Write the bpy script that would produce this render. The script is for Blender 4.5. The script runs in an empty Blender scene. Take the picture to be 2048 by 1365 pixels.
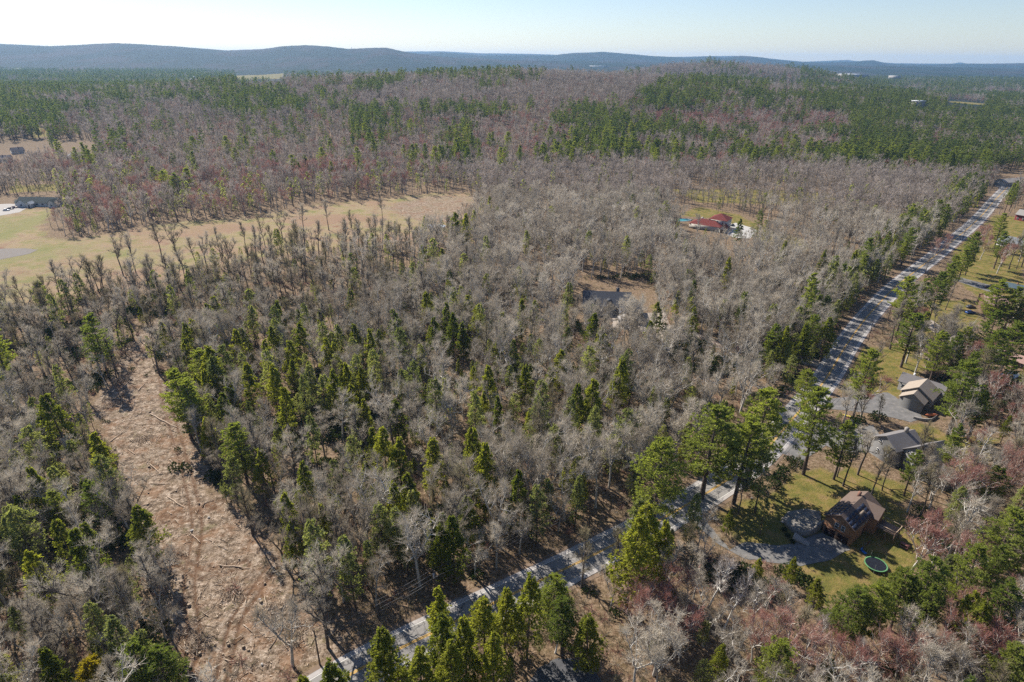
import bpy, math, numpy as np
from mathutils import Matrix, Vector
rng = np.random.default_rng(7)
SC = bpy.context.scene
COL = SC.collection
# ------------------------------------------------------------------ camera
F = 1230.0; CAMH = 110.0; PITCH = math.radians(24.6); ROLL = math.radians(0.5)
cd = bpy.data.cameras.new('camera'); cam = bpy.data.objects.new('camera', cd); COL.objects.link(cam)
cd.sensor_width = 36; cd.lens = 36 * F / 2048; cd.clip_start = 1; cd.clip_end = 90000
cam.matrix_world = (Matrix.Translation((0, 0, CAMH)) @ Matrix.Rotation(math.pi/2 - PITCH, 4, 'X') @ Matrix.Rotation(ROLL, 4, 'Z'))
SC.camera = cam
# ------------------------------------------------------------------ light
SUN_EL = math.radians(41); SUN_AZ = math.radians(132)        # azimuth measured from +X towards +Y
w = bpy.data.worlds.new('World'); SC.world = w; w.use_nodes = True
nt = w.node_tree; bg = nt.nodes['Background']
sky = nt.nodes.new('ShaderNodeTexSky'); sky.sky_type = 'NISHITA'; sky.sun_disc = False
sky.sun_elevation = SUN_EL; sky.sun_rotation = math.pi/2 - SUN_AZ
sky.altitude = 100; sky.air_density = 1.0; sky.dust_density = 0.25; sky.ozone_density = 1.6
bg.inputs[1].default_value = 0.068
mxw = nt.nodes.new('ShaderNodeMix'); mxw.data_type = 'RGBA'; mxw.blend_type = 'MULTIPLY'; mxw.inputs[0].default_value = 1.0; mxw.inputs[7].default_value = (.95, .955, 1.06, 1)
nt.links.new(sky.outputs[0], mxw.inputs[6]); nt.links.new(mxw.outputs[2], bg.inputs[0])
sl = bpy.data.lights.new('sun', 'SUN'); sun = bpy.data.objects.new('sun', sl); COL.objects.link(sun)
sl.energy = 5.0; sl.angle = math.radians(0.53); sl.color = (1.0, 0.92, 0.81)
sd = Vector((math.cos(SUN_EL)*math.cos(SUN_AZ), math.cos(SUN_EL)*math.sin(SUN_AZ), math.sin(SUN_EL)))
sun.rotation_euler = sd.to_track_quat('Z', 'Y').to_euler(); sun.location = (0, 0, 300)
SC.view_settings.view_transform = 'Standard'; SC.view_settings.look = 'None'
SC.view_settings.exposure = 0.86; SC.view_settings.gamma = 1.0
SC.cycles.max_bounces = 5; SC.cycles.diffuse_bounces = 2; SC.cycles.glossy_bounces = 2
SC.cycles.transmission_bounces = 2; SC.cycles.transparent_max_bounces = 4; SC.cycles.volume_bounces = 1
SC.cycles.use_denoising = False; SC.cycles.sample_clamp_indirect = 2.5
# ------------------------------------------------------------------ picture <-> place
def ray(px, py):
    px = np.asarray(px, float); py = np.asarray(py, float)
    a = px - 1024; b = -(py - 682.5); c, s = math.cos(ROLL), math.sin(ROLL)
    u = a*c - b*s; v = a*s + b*c
    return u/F, (F*math.cos(PITCH) + v*math.sin(PITCH))/F, (-F*math.sin(PITCH) + v*math.cos(PITCH))/F
def at(px, py, h=0.0):
    x, y, z = ray(px, py); t = (h - CAMH)/z
    return np.stack([x*t, y*t, np.zeros_like(t) + h], -1)
def A(px, py, h=0.0):
    p = at(px, py, h); return (float(p[0]), float(p[1]))
def proj(x, y, z):
    dz = z - CAMH; cp, sp = math.cos(PITCH), math.sin(PITCH)
    dep = y*cp - dz*sp; up = y*sp + dz*cp
    u = F*x/dep; v = F*up/dep; c, s = math.cos(ROLL), math.sin(ROLL)
    return 1024 + u*c + v*s, 682.5 - (-u*s + v*c), dep
def inpoly(x, y, poly):
    x = np.asarray(x); y = np.asarray(y); r = np.zeros(x.shape, bool); n = len(poly)
    for i in range(n):
        x1, y1 = poly[i]; x2, y2 = poly[(i+1) % n]
        if y1 == y2: continue
        k = ((y1 > y) != (y2 > y)) & (x < (x2-x1)*(y-y1)/(y2-y1) + x1); r ^= k
    return r
def pdist(x, y, poly, closed=True):
    d = np.full(np.shape(x), 1e9); n = len(poly)
    for i in range(n if closed else n-1):
        x1, y1 = poly[i]; x2, y2 = poly[(i+1) % n]; L = (x2-x1)**2 + (y2-y1)**2 + 1e-9
        t = np.clip(((x-x1)*(x2-x1) + (y-y1)*(y2-y1))/L, 0, 1)
        d = np.minimum(d, np.hypot(x - x1 - t*(x2-x1), y - y1 - t*(y2-y1)))
    return d
def smooth(a, b, v):
    t = np.clip((v-a)/(b-a), 0, 1); return t*t*(3-2*t)
_pt = rng.permutation(4096)
def vnoise(x, y, s, seed=0):
    x = np.asarray(x)/s + seed*17.3; y = np.asarray(y)/s + seed*9.1
    xi = np.floor(x).astype(int); yi = np.floor(y).astype(int); fx = x-xi; fy = y-yi
    h = lambda i, j: _pt[(_pt[i & 4095] + j) & 4095]/4095.0
    fx = fx*fx*(3-2*fx); fy = fy*fy*(3-2*fy)
    a = h(xi, yi)*(1-fx) + h(xi+1, yi)*fx; b = h(xi, yi+1)*(1-fx) + h(xi+1, yi+1)*fx
    return a*(1-fy) + b*fy
def fbm(x, y, s, seed=0, n=3):
    return sum(vnoise(x, y, s/2**k, seed+k)/2**k for k in range(n))/sum(1/2**k for k in range(n))
# ------------------------------------------------------------------ object helpers
def tag(o, label=None, cat=None, group=None, kind=None):
    if label: o['label'] = label
    if cat: o['category'] = cat
    if group: o['group'] = group
    if kind: o['kind'] = kind
    return o
def empty(name, loc, rz=0.0):
    o = bpy.data.objects.new(name, None); COL.objects.link(o); o.location = loc; o.rotation_euler = (0, 0, rz)
    o.empty_display_size = 0.5; return o
class MB:
    """collects quads and triangles, with a material slot per face"""
    def __init__(s): s.v = []; s.q = []; s.t = []; s.qm = []; s.tm = []; s.n = 0
    def addv(s, v): v = np.asarray(v, float).reshape(-1, 3); s.v.append(v); s.n += len(v); return s.n - len(v)
    def quads(s, v, m=0):                       # v: (k,4,3)
        v = np.asarray(v, float).reshape(-1, 4, 3); b = s.addv(v)
        s.q.append(b + np.arange(len(v)*4).reshape(-1, 4)); s.qm.append(np.full(len(v), m))
    def tris(s, v, m=0):
        v = np.asarray(v, float).reshape(-1, 3, 3); b = s.addv(v)
        s.t.append(b + np.arange(len(v)*3).reshape(-1, 3)); s.tm.append(np.full(len(v), m))
    def grid(s, P, m=0, wrap=False):            # P: (a,b,3) joined sheet
        P = np.asarray(P, float); a, b = P.shape[:2]; k = s.addv(P)
        I = k + np.arange(a*b).reshape(a, b); J = np.roll(I, -1, 1) if wrap else I[:, 1:]
        I0 = I if wrap else I[:, :-1]
        q = np.stack([I0[:-1], J[:-1], J[1:], I0[1:]], -1).reshape(-1, 4)
        s.q.append(q); s.qm.append(np.full(len(q), m))
    def tube(s, pts, rad, k=5, m=0, cap=True):
        pts = np.asarray(pts, float); rad = np.asarray(rad, float)*np.ones(len(pts))
        d = np.gradient(pts, axis=0); d /= np.linalg.norm(d, axis=1)[:, None] + 1e-9
        ref = np.where(np.abs(d[:, 2:3]) > .9, [[1., 0, 0]], [[0, 0, 1.]])
        u = np.cross(d, ref); u /= np.linalg.norm(u, axis=1)[:, None] + 1e-9; v = np.cross(d, u)
        a = np.arange(k)*2*math.pi/k
        P = pts[:, None] + rad[:, None, None]*(np.cos(a)[None, :, None]*u[:, None] - np.sin(a)[None, :, None]*v[:, None])
        s.grid(P, m, True)
        if cap:
            for e, i in ((0, 0), (-1, 1)):
                c = pts[e]; R = P[e]; T = np.stack([np.broadcast_to(c, R.shape), R, np.roll(R, -1, 0)], 1)
                s.tris(T if i else T[:, ::-1], m)
    def box(s, lo, hi, m=0, M=None):
        x0, y0, z0 = lo; x1, y1, z1 = hi
        c = np.array([[x0,y0,z0],[x1,y0,z0],[x1,y1,z0],[x0,y1,z0],[x0,y0,z1],[x1,y0,z1],[x1,y1,z1],[x0,y1,z1]], float)
        if M is not None: c = c @ np.asarray(M)[:3, :3].T + np.asarray(M)[:3, 3]
        b = s.addv(c); f = np.array([[0,3,2,1],[4,5,6,7],[0,1,5,4],[1,2,6,5],[2,3,7,6],[3,0,4,7]]) + b
        s.q.append(f); s.qm.append(np.full(6, m))
    def prism(s, poly, z0, z1, m=0):            # convex-ish polygon (x,y), fan from centroid
        p = np.asarray(poly, float); n = len(p); c = p.mean(0)
        lo = np.c_[p, np.full(n, z0)]; hi = np.c_[p, np.full(n, z1)]
        s.grid(np.stack([lo, hi]), m, True)
        for R, zz, fl in ((lo, z0, True), (hi, z1, False)):
            C = np.broadcast_to([c[0], c[1], zz], R.shape); T = np.stack([C, R, np.roll(R, -1, 0)], 1)
            s.tris(T[:, ::-1] if fl else T, m)
    def mesh(s, name, mats, smooth_=False):
        me = bpy.data.meshes.new(name); V = np.concatenate(s.v) if s.v else np.zeros((0, 3))
        Q = np.concatenate(s.q) if s.q else np.zeros((0, 4), int); T = np.concatenate(s.t) if s.t else np.zeros((0, 3), int)
        me.vertices.add(len(V)); me.vertices.foreach_set('co', V.astype(np.float32).ravel())
        me.loops.add(len(Q)*4 + len(T)*3); me.polygons.add(len(Q) + len(T))
        me.loops.foreach_set('vertex_index', np.concatenate([Q.ravel(), T.ravel()]).astype(np.int32))
        tot = np.r_[np.full(len(Q), 4), np.full(len(T), 3)]; st = np.r_[0, np.cumsum(tot)[:-1]] if len(tot) else tot
        me.polygons.foreach_set('loop_start', st.astype(np.int32)); me.polygons.foreach_set('loop_total', tot.astype(np.int32))
        mi = np.concatenate(s.qm + s.tm) if (s.qm or s.tm) else np.zeros(0)
        me.polygons.foreach_set('material_index', mi.astype(np.int32))
        if smooth_: me.polygons.foreach_set('use_smooth', np.ones(len(tot), bool))
        for m_ in (mats if isinstance(mats, (list, tuple)) else [mats]): me.materials.append(m_)
        me.update(calc_edges=True); return me
    def build(s, name, mats, parent=None, smooth_=False, loc=None, rz=0):
        o = bpy.data.objects.new(name, s.mesh(name, mats, smooth_)); COL.objects.link(o)
        if parent: o.parent = parent
        if loc is not None: o.location = loc; o.rotation_euler = (0, 0, rz)
        return o
# ------------------------------------------------------------------ materials
class NG:
    def __init__(s, name, rough=.9, spec=.2):
        s.m = bpy.data.materials.new(name); s.m.use_nodes = True; s.t = s.m.node_tree; s.b = s.t.nodes['Principled BSDF']
        s.b.inputs['Roughness'].default_value = rough; s.b.inputs['Specular IOR Level'].default_value = spec
    def n(s, ty, **k):
        x = s.t.nodes.new(ty)
        for a, v in k.items():
            if a in x.inputs: x.inputs[a].default_value = v
            else: setattr(x, a, v)
        return x
    def l(s, a, b): s.t.links.new(a, b)
    def coord(s, obj=False):
        return s.n('ShaderNodeTexCoord').outputs['Object'] if obj else s.n('ShaderNodeNewGeometry').outputs['Position']
    def noise(s, scale, vec=None, detail=4, rough=.6):
        x = s.n('ShaderNodeTexNoise', Scale=scale, Detail=detail, Roughness=rough)
        s.l(vec if vec is not None else s.coord(), x.inputs['Vector']); return x.outputs['Fac']
    def ramp(s, fac, stops):
        r = s.n('ShaderNodeValToRGB'); e = r.color_ramp.elements
        while len(e) < len(stops): e.new(.5)
        for x, (p, c) in zip(e, stops): x.position = p; x.color = (*c, 1)
        s.l(fac, r.inputs[0]); return r.outputs[0]
    def mix(s, f, a, b, mode='MIX'):
        x = s.n('ShaderNodeMix', data_type='RGBA', blend_type=mode)
        for sock, v in ((x.inputs[0], f), (x.inputs[6], a), (x.inputs[7], b)):
            if isinstance(v, (int, float)): sock.default_value = v
            elif isinstance(v, tuple): sock.default_value = (*v, 1)
            else: s.l(v, sock)
        return x.outputs[2]
    def math(s, op, a, b=0.0, clamp=False):
        x = s.n('ShaderNodeMath', operation=op, use_clamp=clamp)
        for i, v in enumerate((a, b)):
            if isinstance(v, (int, float)): x.inputs[i].default_value = v
            else: s.l(v, x.inputs[i])
        return x.outputs[0]
    def col(s, c):
        if isinstance(c, tuple): s.b.inputs['Base Color'].default_value = (*c, 1)
        else: s.l(c, s.b.inputs['Base Color'])
        return s
    def bump(s, h, strength=.5, dist=.1):
        x = s.n('ShaderNodeBump', Strength=strength, Distance=dist); s.l(h, x.inputs['Height']); s.l(x.outputs[0], s.b.inputs['Normal'])
def simple(name, c, rough=.8, var=.15, scale=3.0, spec=.2, metal=0.0):
    g = NG(name, rough, spec); f = g.noise(scale, g.coord(True))
    g.col(g.mix(f, tuple(x*(1-var*1.6) for x in c), tuple(min(1, x*(1+var*1.6)) for x in c))); g.b.inputs['Metallic'].default_value = metal
    return g.m
def tree_mat(name, c1, c2, trans=0.0, tcol=None, patch=None):
    """colour varies from tree to tree and a little inside each tree"""
    g = NG(name, .85, .15); oi = g.n('ShaderNodeObjectInfo'); f = g.noise(.9, g.coord(True), 2)
    f2 = g.math('MULTIPLY_ADD', oi.outputs['Random'], .8); f2.node.inputs[2].default_value = -.15
    f3 = g.math('ADD', f2, g.math('MULTIPLY', f, .5), True)
    c = g.mix(f3, c1, c2); g.col(c)
    if trans:
        tr = g.n('ShaderNodeBsdfTranslucent'); g.l(g.mix(1.0, c, tcol or (1.6, 1.7, .7), 'MULTIPLY'), tr.inputs[0])
        mx = g.n('ShaderNodeMixShader', Fac=trans); out = g.t.nodes['Material Output']
        g.l(g.b.outputs[0], mx.inputs[1]); g.l(tr.outputs[0], mx.inputs[2]); g.l(mx.outputs[0], out.inputs[0])
    return g.m
# ------------------------------------------------------------------ plan of the place (corners read off the photograph, then laid on the ground)
RL = [(420,1450),(562,1360),(674,1312),(774,1272),(862,1230),(1022,1160),(1099,1122),(1159,1095),(1249,1052),(1349,1000),(1449,940),(1500,905),(1636,745),(1656,702),(1691,657),(1731,612),(1768,570),(1808,540),(1848,510),(1881,485),(1918,460),(1956,425),(1976,402),(2010,370)]
RR = [(640,1480),(700,1400),(790,1350),(900,1290),(1000,1240),(1099,1183),(1164,1155),(1236,1120),(1349,1055),(1434,1000),(1490,970),(1540,925),(1676,767),(1711,705),(1753,637),(1788,602),(1823,570),(1858,542),(1898,510),(1926,480),(1961,450),(1983,425),(1998,405),(2022,378)]
def px2w(poly, h=0.0): return [A(x, y, h) for x, y in poly]
def resample(P, n):
    P = np.asarray(P, float); d = np.r_[0, np.cumsum(np.hypot(*np.diff(P, axis=0).T))]; t = np.linspace(0, d[-1], n)
    return np.c_[np.interp(t, d, P[:, 0]), np.interp(t, d, P[:, 1])]
def smoothline(P, n, k=9):
    P = resample(P, n); Q = P.copy()
    for _ in range(k): Q[1:-1] = (Q[:-2] + 2*Q[1:-1] + Q[2:])/4
    return Q
ROADL = smoothline(px2w(RL), 160); ROADR = smoothline(px2w(RR), 160)
ROADC = (ROADL + ROADR)/2
_t = np.gradient(ROADC, axis=0); _t /= np.hypot(*_t.T)[:, None]; ROADN = np.c_[-_t[:, 1], _t[:, 0]]
ROADW = 5.0
CLEAR = px2w([(330,640),(300,700),(335,770),(390,870),(430,985),(520,1075),(585,1160),(640,1240),(680,1300),(560,1365),(430,1450),(300,1450),(300,1365),(330,1290),(330,1180),(285,1060),(240,960),(205,880),(190,800),(230,740),(262,690),(305,640)])
FIELD = px2w([(-200,410),(0,420),(118,416),(85,450),(90,478),(150,478),(300,452),(520,430),(640,408),(780,398),(870,388),(940,388),(960,420),(930,460),(860,482),(790,480),(640,500),(500,518),(350,560),(220,580),(100,600),(0,612),(-300,650)])
LAWNS = [px2w(p) for p in [
 [(1430,1035),(1470,1005),(1560,985),(1590,950),(1640,930),(1720,985),(1790,1008),(1855,1060),(1850,1110),(1800,1150),(1740,1190),(1650,1205),(1610,1150),(1560,1110),(1480,1090)],
 [(1672,785),(1715,722),(1790,732),(1835,768),(1800,792),(1740,790)],
 [(1800,850),(1840,845),(1900,870),(1990,880),(1990,950),(1900,985),(1840,960),(1870,930)],
 [(1900,545),(1905,490),(1960,470),(2048,500),(2048,600),(1990,610),(1950,590)],
 [(1830,650),(1850,600),(1940,600),(1960,640),(1900,690),(1830,700)],
 [(1940,470),(1990,430),(2080,440),(2080,520),(1980,520)],
 [(1355,430),(1400,415),(1480,430),(1520,455),(1610,480),(1620,510),(1560,500),(1500,470),(1440,440)],
 [(1630,970),(1700,935),(1800,960),(1850,1000),(1790,1005),(1700,985)],
 [(1700,700),(1800,690),(1850,720),(1830,760),(1760,735),(1700,722)],
 [(60,318),(110,312),(110,322),(60,332)], [(20,372),(120,368),(120,382),(20,386)],
 [(60,270),(92,268),(110,280),(70,284)], [(0,225),(60,225),(60,240),(0,240)],
 [(1300,612),(1320,606),(1335,622),(1318,632)],
 [(1340,380),(1500,378),(1650,385),(1700,400),(1560,410),(1400,405)],
 [(470,156),(570,153),(565,161),(478,163)], [(1895,206),(1970,212),(1965,219),(1900,214)],
]]
# bare leaf-strewn gaps inside the wood (ground)
GAPS = [px2w(p) for p in [
 [(1150,560),(1120,610),(1130,660),(1230,690),(1340,670),(1360,620),(1300,590),(1240,560)],
 [(1020,500),(1090,520),(1180,545),(1170,565),(1080,545),(1010,520)],
 [(1340,380),(1500,378),(1650,385),(1700,400),(1560,410),(1400,405)],
]]
BUILT = [px2w(p) for p in [      # nothing grows through these
 [(1340,425),(1370,415),(1470,425),(1560,455),(1530,490),(1450,480),(1370,470)],
 [(1145,560),(1290,560),(1330,625),(1310,665),(1210,665),(1150,640)],
 [(1700,790),(1790,770),(1900,765),(1910,850),(1840,860),(1740,830),(1620,850),(1560,880),(1650,790)],
 [(1590,890),(1740,845),(1880,850),(1880,945),(1800,965),(1700,950),(1600,930)],
 [(1960,430),(2060,430),(2060,500),(1960,500)], [(1900,560),(2060,540),(2060,660),(1920,660),(1900,600)],
 [(1790,660),(1900,650),(2060,690),(2060,790),(1960,770),(1960,740),(1860,700)],
 [(-40,392),(125,392),(125,425),(60,445),(-40,440)], [(110,290),(190,290),(200,335),(110,335)], [(-60,295),(100,285),(110,320),(40,345),(-60,360)],
 [(1050,1325),(1090,1305),(1180,1305),(1220,1340),(1230,1400),(1040,1400)],
 [(1480,1040),(1760,985),(1790,1150),(1640,1135),(1460,1120)],
 [(840,445),(900,445),(900,465),(840,465)],
 [(1960,345),(2060,340),(2060,380),(2000,395)],
]]
# ------------------------------------------------------------------ terrain
def theta_px(px): return (px - 1024)/1352.0
def hor_px(px): return 119.3 + (px - 1024)*0.0087
def make_range(dist, sig, prof, sub=0.0):
    P = np.array(prof, float); tx = theta_px(P[:, 0]); hh = CAMH + (hor_px(P[:, 0]) - P[:, 1])*dist/1488.0 - sub
    return dist, sig, tx, np.maximum(hh, 0)
RANGES = [
 make_range(1500, 420, [(-900,185),(250,178),(450,163),(650,154),(850,149),(1024,140),(1150,143),(1350,155),(1500,165),(1700,182),(2100,215)], 17),
 make_range(2500, 420, [(1000,190),(1180,170),(1250,147),(1330,132),(1430,126),(1520,132),(1600,142),(1700,160),(1800,185)], 15),
 make_range(7000, 1500, [(-900,90),(0,87),(100,92),(160,90),(230,86),(300,90),(350,92),(450,100),(520,98),(560,93),(610,90),(650,92),(690,97),(770,95),(820,106),(870,112),(1000,119),(2900,150)], 20),
 make_range(9500, 1300, [(-900,120),(700,112),(850,108),(880,105),(910,108),(960,112),(1024,111),(1100,112),(1140,107),(1200,104),(1250,108),(1300,113),(1370,116),(1420,113),(1440,116),(1475,112),(1520,116),(1536,119),(1600,125),(1690,125),(1740,121),(1770,128),(1850,130),(1930,128),(2048,127),(2300,122),(2900,130)], 13),
 make_range(13800, 1200, [(-900,112),(700,108),(800,104),(870,103),(960,107),(1040,108),(1300,116),(1370,114),(1460,112),(1520,116),(1600,124),(1690,120),(1700,122),(1790,127),(1900,128),(1915,125),(1930,128),(2100,130),(2900,128)], 12),
]
def height(x, y):
    x = np.asarray(x, float); y = np.asarray(y, float); z = np.zeros(np.broadcast(x, y).shape)
    yy = np.maximum(y, 1.0); th = x/yy
    for dist, sig, tx, hh in RANGES:
        c = np.interp(th, tx, hh); d = (y - dist)
        g = np.where(d < 0, smooth(-1, 0, d/(sig*2.0)), smooth(-1, 0, -d/(sig*1.8)))
        z = np.maximum(z, c*g) + 0.12*np.minimum(z, c*g)
    z = z + smooth(600, 1200, y)*(fbm(x, y, 350, 3)-.5)*9
    return z
def make_ground():
    ang = np.concatenate([np.radians(np.linspace(-115, -46, 24)[:-1]), np.radians(np.linspace(-46, 46, 640)), np.radians(np.linspace(46, 115, 24)[1:])])
    r = np.concatenate([np.linspace(1, 55, 8)[:-1], np.exp(np.linspace(math.log(55), math.log(3500), 690)), np.exp(np.linspace(math.log(3500), math.log(16500), 280))[1:]])
    X = r[:, None]*np.sin(ang)[None]; Y = np.maximum(r[:, None]*np.cos(ang)[None], -700 - r[:, None]*.003); Z = height(X, Y)
    far = smooth(3000, 4500, np.hypot(X, Y))
    Z += far*(8 + 5*rng.random(X.shape)*(1 - .5*smooth(9000, 16000, r)[:, None]) + 6*fbm(X, Y, 260, 5))      # distant woodland canopy
    dirt = np.zeros(X.shape); dry = np.zeros(X.shape); lawn = np.zeros(X.shape)
    nz = fbm(X, Y, 7, 1)-.5
    k = (X > -2500) & (X < 2500) & (Y < 6000)
    def mask(poly, soft, amp, kk):
        m = np.zeros(X.shape); x, y = X[kk], Y[kk]; d = pdist(x, y, poly); s = np.where(inpoly(x, y, poly), d, -d) + nz[kk]*amp
        m[kk] = smooth(-soft, soft, s); return m
    dirt = np.maximum(mask(CLEAR, 1.6, 9, k & (Y < 330)), mask(px2w([(785,404),(850,394),(945,392),(955,412),(920,442),(880,446),(800,432),(770,418)]), 5, 22, k & (Y > 330) & (Y < 900))*.8); dry = mask(FIELD, 3, 14, k & (X < 120) & (Y < 900))
    for L in LAWNS: lawn = np.maximum(lawn, mask(L, 1.0, 5, k))
    rut = np.zeros(X.shape); kk = k & (Y < 330)        # wheel ruts of the logging machines
    for tr, w_ in [([(318,700),(330,800),(370,930),(400,1060),(370,1180),(400,1290),(350,1400)], 2.4), ([(430,1420),(470,1240),(540,1140),(560,1120)], 2.2), ([(300,1040),(370,1040),(440,1005)], 2.2), ([(330,1100),(400,1150),(490,1130)], 2.2)]:
        c = smoothline(px2w(tr), 40, 4); d = pdist(X[kk], Y[kk], c, False); rut[kk] = np.maximum(rut[kk], np.exp(-((d-1.1)/.42)**2))
    Z -= rut*.3*(k); Z += k*dirt*((fbm(X, Y, 2.6, 11)-.5)*.8)
    mb = MB(); mb.grid(np.stack([X, Y, Z], -1).transpose(1, 0, 2)); me_obj = mb.build('ground', mat_ground(), smooth_=True)
    a = me_obj.data.color_attributes.new('zone', 'FLOAT_COLOR', 'POINT')
    C = np.stack([dirt, dry, lawn, rut], -1).transpose(1, 0, 2).reshape(-1, 4); a.data.foreach_set('color', C.astype(np.float32).ravel())
    return tag(me_obj, 'rolling wooded land with leaf litter, a logged clearing and dry meadow reaching the far hills', kind='structure')
def mat_ground():
    g = NG('ground_mat', .95, .1); P = g.coord()
    va = g.n('ShaderNodeVertexColor', layer_name='zone'); sp = g.n('ShaderNodeSeparateColor'); g.l(va.outputs[0], sp.inputs[0])
    n1 = g.noise(.35, P, 6, .65); n2 = g.noise(2.6, P, 6, .75); n3 = g.noise(.05, P, 3); n4 = g.noise(9.0, P, 3, .8)
    litter = g.ramp(g.noise(.9, P, 8, .8), [(.36, (.06,.041,.026)), (.47, (.15,.102,.066)), (.55, (.245,.175,.12)), (.68, (.38,.29,.215))])
    litter = g.mix(g.ramp(n1, [(.4, (0,0,0)), (.7, (.5,.5,.5))]), litter, (.12,.10,.045))
    nd = g.noise(.45, P, 9, .78); nk = g.noise(1.1, P, 6, .8)
    dirt = g.ramp(nd, [(.36, (.055,.041,.029)), (.44, (.135,.098,.067)), (.50, (.225,.17,.122)), (.57, (.32,.255,.195)), (.66, (.52,.44,.36))])
    dirt = g.mix(g.ramp(nk, [(.38, (1,1,1)), (.45, (0,0,0))]), dirt, (.055,.038,.028)); dirt = g.mix(g.ramp(nk, [(.56, (0,0,0)), (.62, (.85,.85,.85))]), dirt, (.50,.40,.33))
    dirt = g.mix(g.ramp(g.noise(.12, P, 6, .7), [(.50, (0,0,0)), (.60, (.55,.55,.55))]), dirt, (.20,.105,.055)); dirt = g.mix(g.ramp(g.noise(.16, P, 5, .8), [(.57, (0,0,0)), (.64, (.5,.5,.5))]), dirt, (.13,.12,.05))
    dirt = g.mix(g.math('MULTIPLY', va.outputs[1], .8), dirt, (.11,.06,.034))
    mead = g.ramp(g.noise(.06, P, 5, .7), [(.38, (.13,.15,.04)), (.45, (.23,.19,.085)), (.52, (.265,.205,.125)), (.58, (.235,.17,.11)), (.66, (.17,.075,.05))])
    gx_ = g.n('ShaderNodeSeparateXYZ'); g.l(P, gx_.inputs[0]); side = g.n('ShaderNodeMapRange'); g.l(gx_.outputs[0], side.inputs[0]); side.inputs[1].default_value = -340; side.inputs[2].default_value = -190
    big = g.noise(.018, P, 5, .7); mead = g.mix(g.math('MULTIPLY', g.ramp(big, [(.46, (0,0,0)), (.56, (.85,.85,.85))]), g.math('SUBTRACT', 1.1, side.outputs[0], True)), mead, (.145,.165,.05))
    mead = g.mix(g.math('MULTIPLY', g.ramp(big, [(.42, (.85,.85,.85)), (.53, (0,0,0))]), side.outputs[0]), mead, (.225,.135,.095))
    mead = g.mix(g.math('MULTIPLY', g.ramp(n2, [(.42, (0,0,0)), (.6, (1,1,1))]), .55), mead, (.33,.25,.15))
    lawn = g.ramp(g.noise(.25, P, 5, .7), [(.36, (.075,.085,.018)), (.46, (.125,.12,.026)), (.55, (.19,.145,.045)), (.64, (.23,.155,.075))])
    lawn = g.mix(g.math('MULTIPLY', n4, .4), lawn, (.20,.17,.07))
    c = g.mix(sp.outputs[1], litter, mead); c = g.mix(sp.outputs[2], c, lawn); c = g.mix(sp.outputs[0], c, dirt)
    # far off the ground sheet is the top of continuous woodland
    ln = g.n('ShaderNodeVectorMath', operation='LENGTH'); g.l(P, ln.inputs[0])
    mr = g.n('ShaderNodeMapRange'); g.l(ln.outputs['Value'], mr.inputs[0]); mr.inputs[1].default_value = 900; mr.inputs[2].default_value = 1900
    st = g.n('ShaderNodeMapping', Scale=(1, .45, 1)); g.l(P, st.inputs[0])
    wood = g.ramp(g.noise(.0022, st.outputs[0], 6, .7), [(.40, (.010,.022,.011)), (.50, (.018,.030,.015)), (.55, (.042,.036,.030)), (.66, (.06,.046,.04))])
    wood = g.mix(g.math('MULTIPLY', g.noise(.03, P, 4, .8), .9), wood, (.014,.020,.013))
    far_ = g.math('MULTIPLY', mr.outputs[0], g.math('SUBTRACT', 1.0, sp.outputs[2], True))
    g.col(g.mix(far_, c, wood)); g.bump(g.math('ADD', n2, g.math('MULTIPLY', n1, 1.6)), 1.0, .3)
    return g.m
# ------------------------------------------------------------------ tree shapes (unit: metres, base at the origin)
def unit(v): return v/(np.linalg.norm(v, axis=-1, keepdims=True) + 1e-9)
def rdir(r, n): return unit(r.normal(size=(n, 3)))
def twig_tris(p, d, L, wd, r):
    """thin tapering slivers from p along d; returns (k,3,3)"""
    s = unit(np.cross(d, rdir(r, len(p))))*(wd/2)
    return np.stack([p - s, p + s, p + d*L], 1)
def sample_path(P, t):
    P = np.asarray(P); i = np.clip((t*(len(P)-1)).astype(int), 0, len(P)-2); f = (t*(len(P)-1) - i)[:, None]
    return P[i]*(1-f) + P[i+1]*f, unit(P[i+1] - P[i])
def wander(p0, d0, L, n, r, amp, up=0.0):
    P = [np.array(p0, float)]; d = unit(np.array(d0, float))
    for i in range(n):
        d = unit(d + r.normal(size=3)*amp + np.array([0, 0, up])); P.append(P[-1] + d*L/n)
    return np.array(P)
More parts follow.
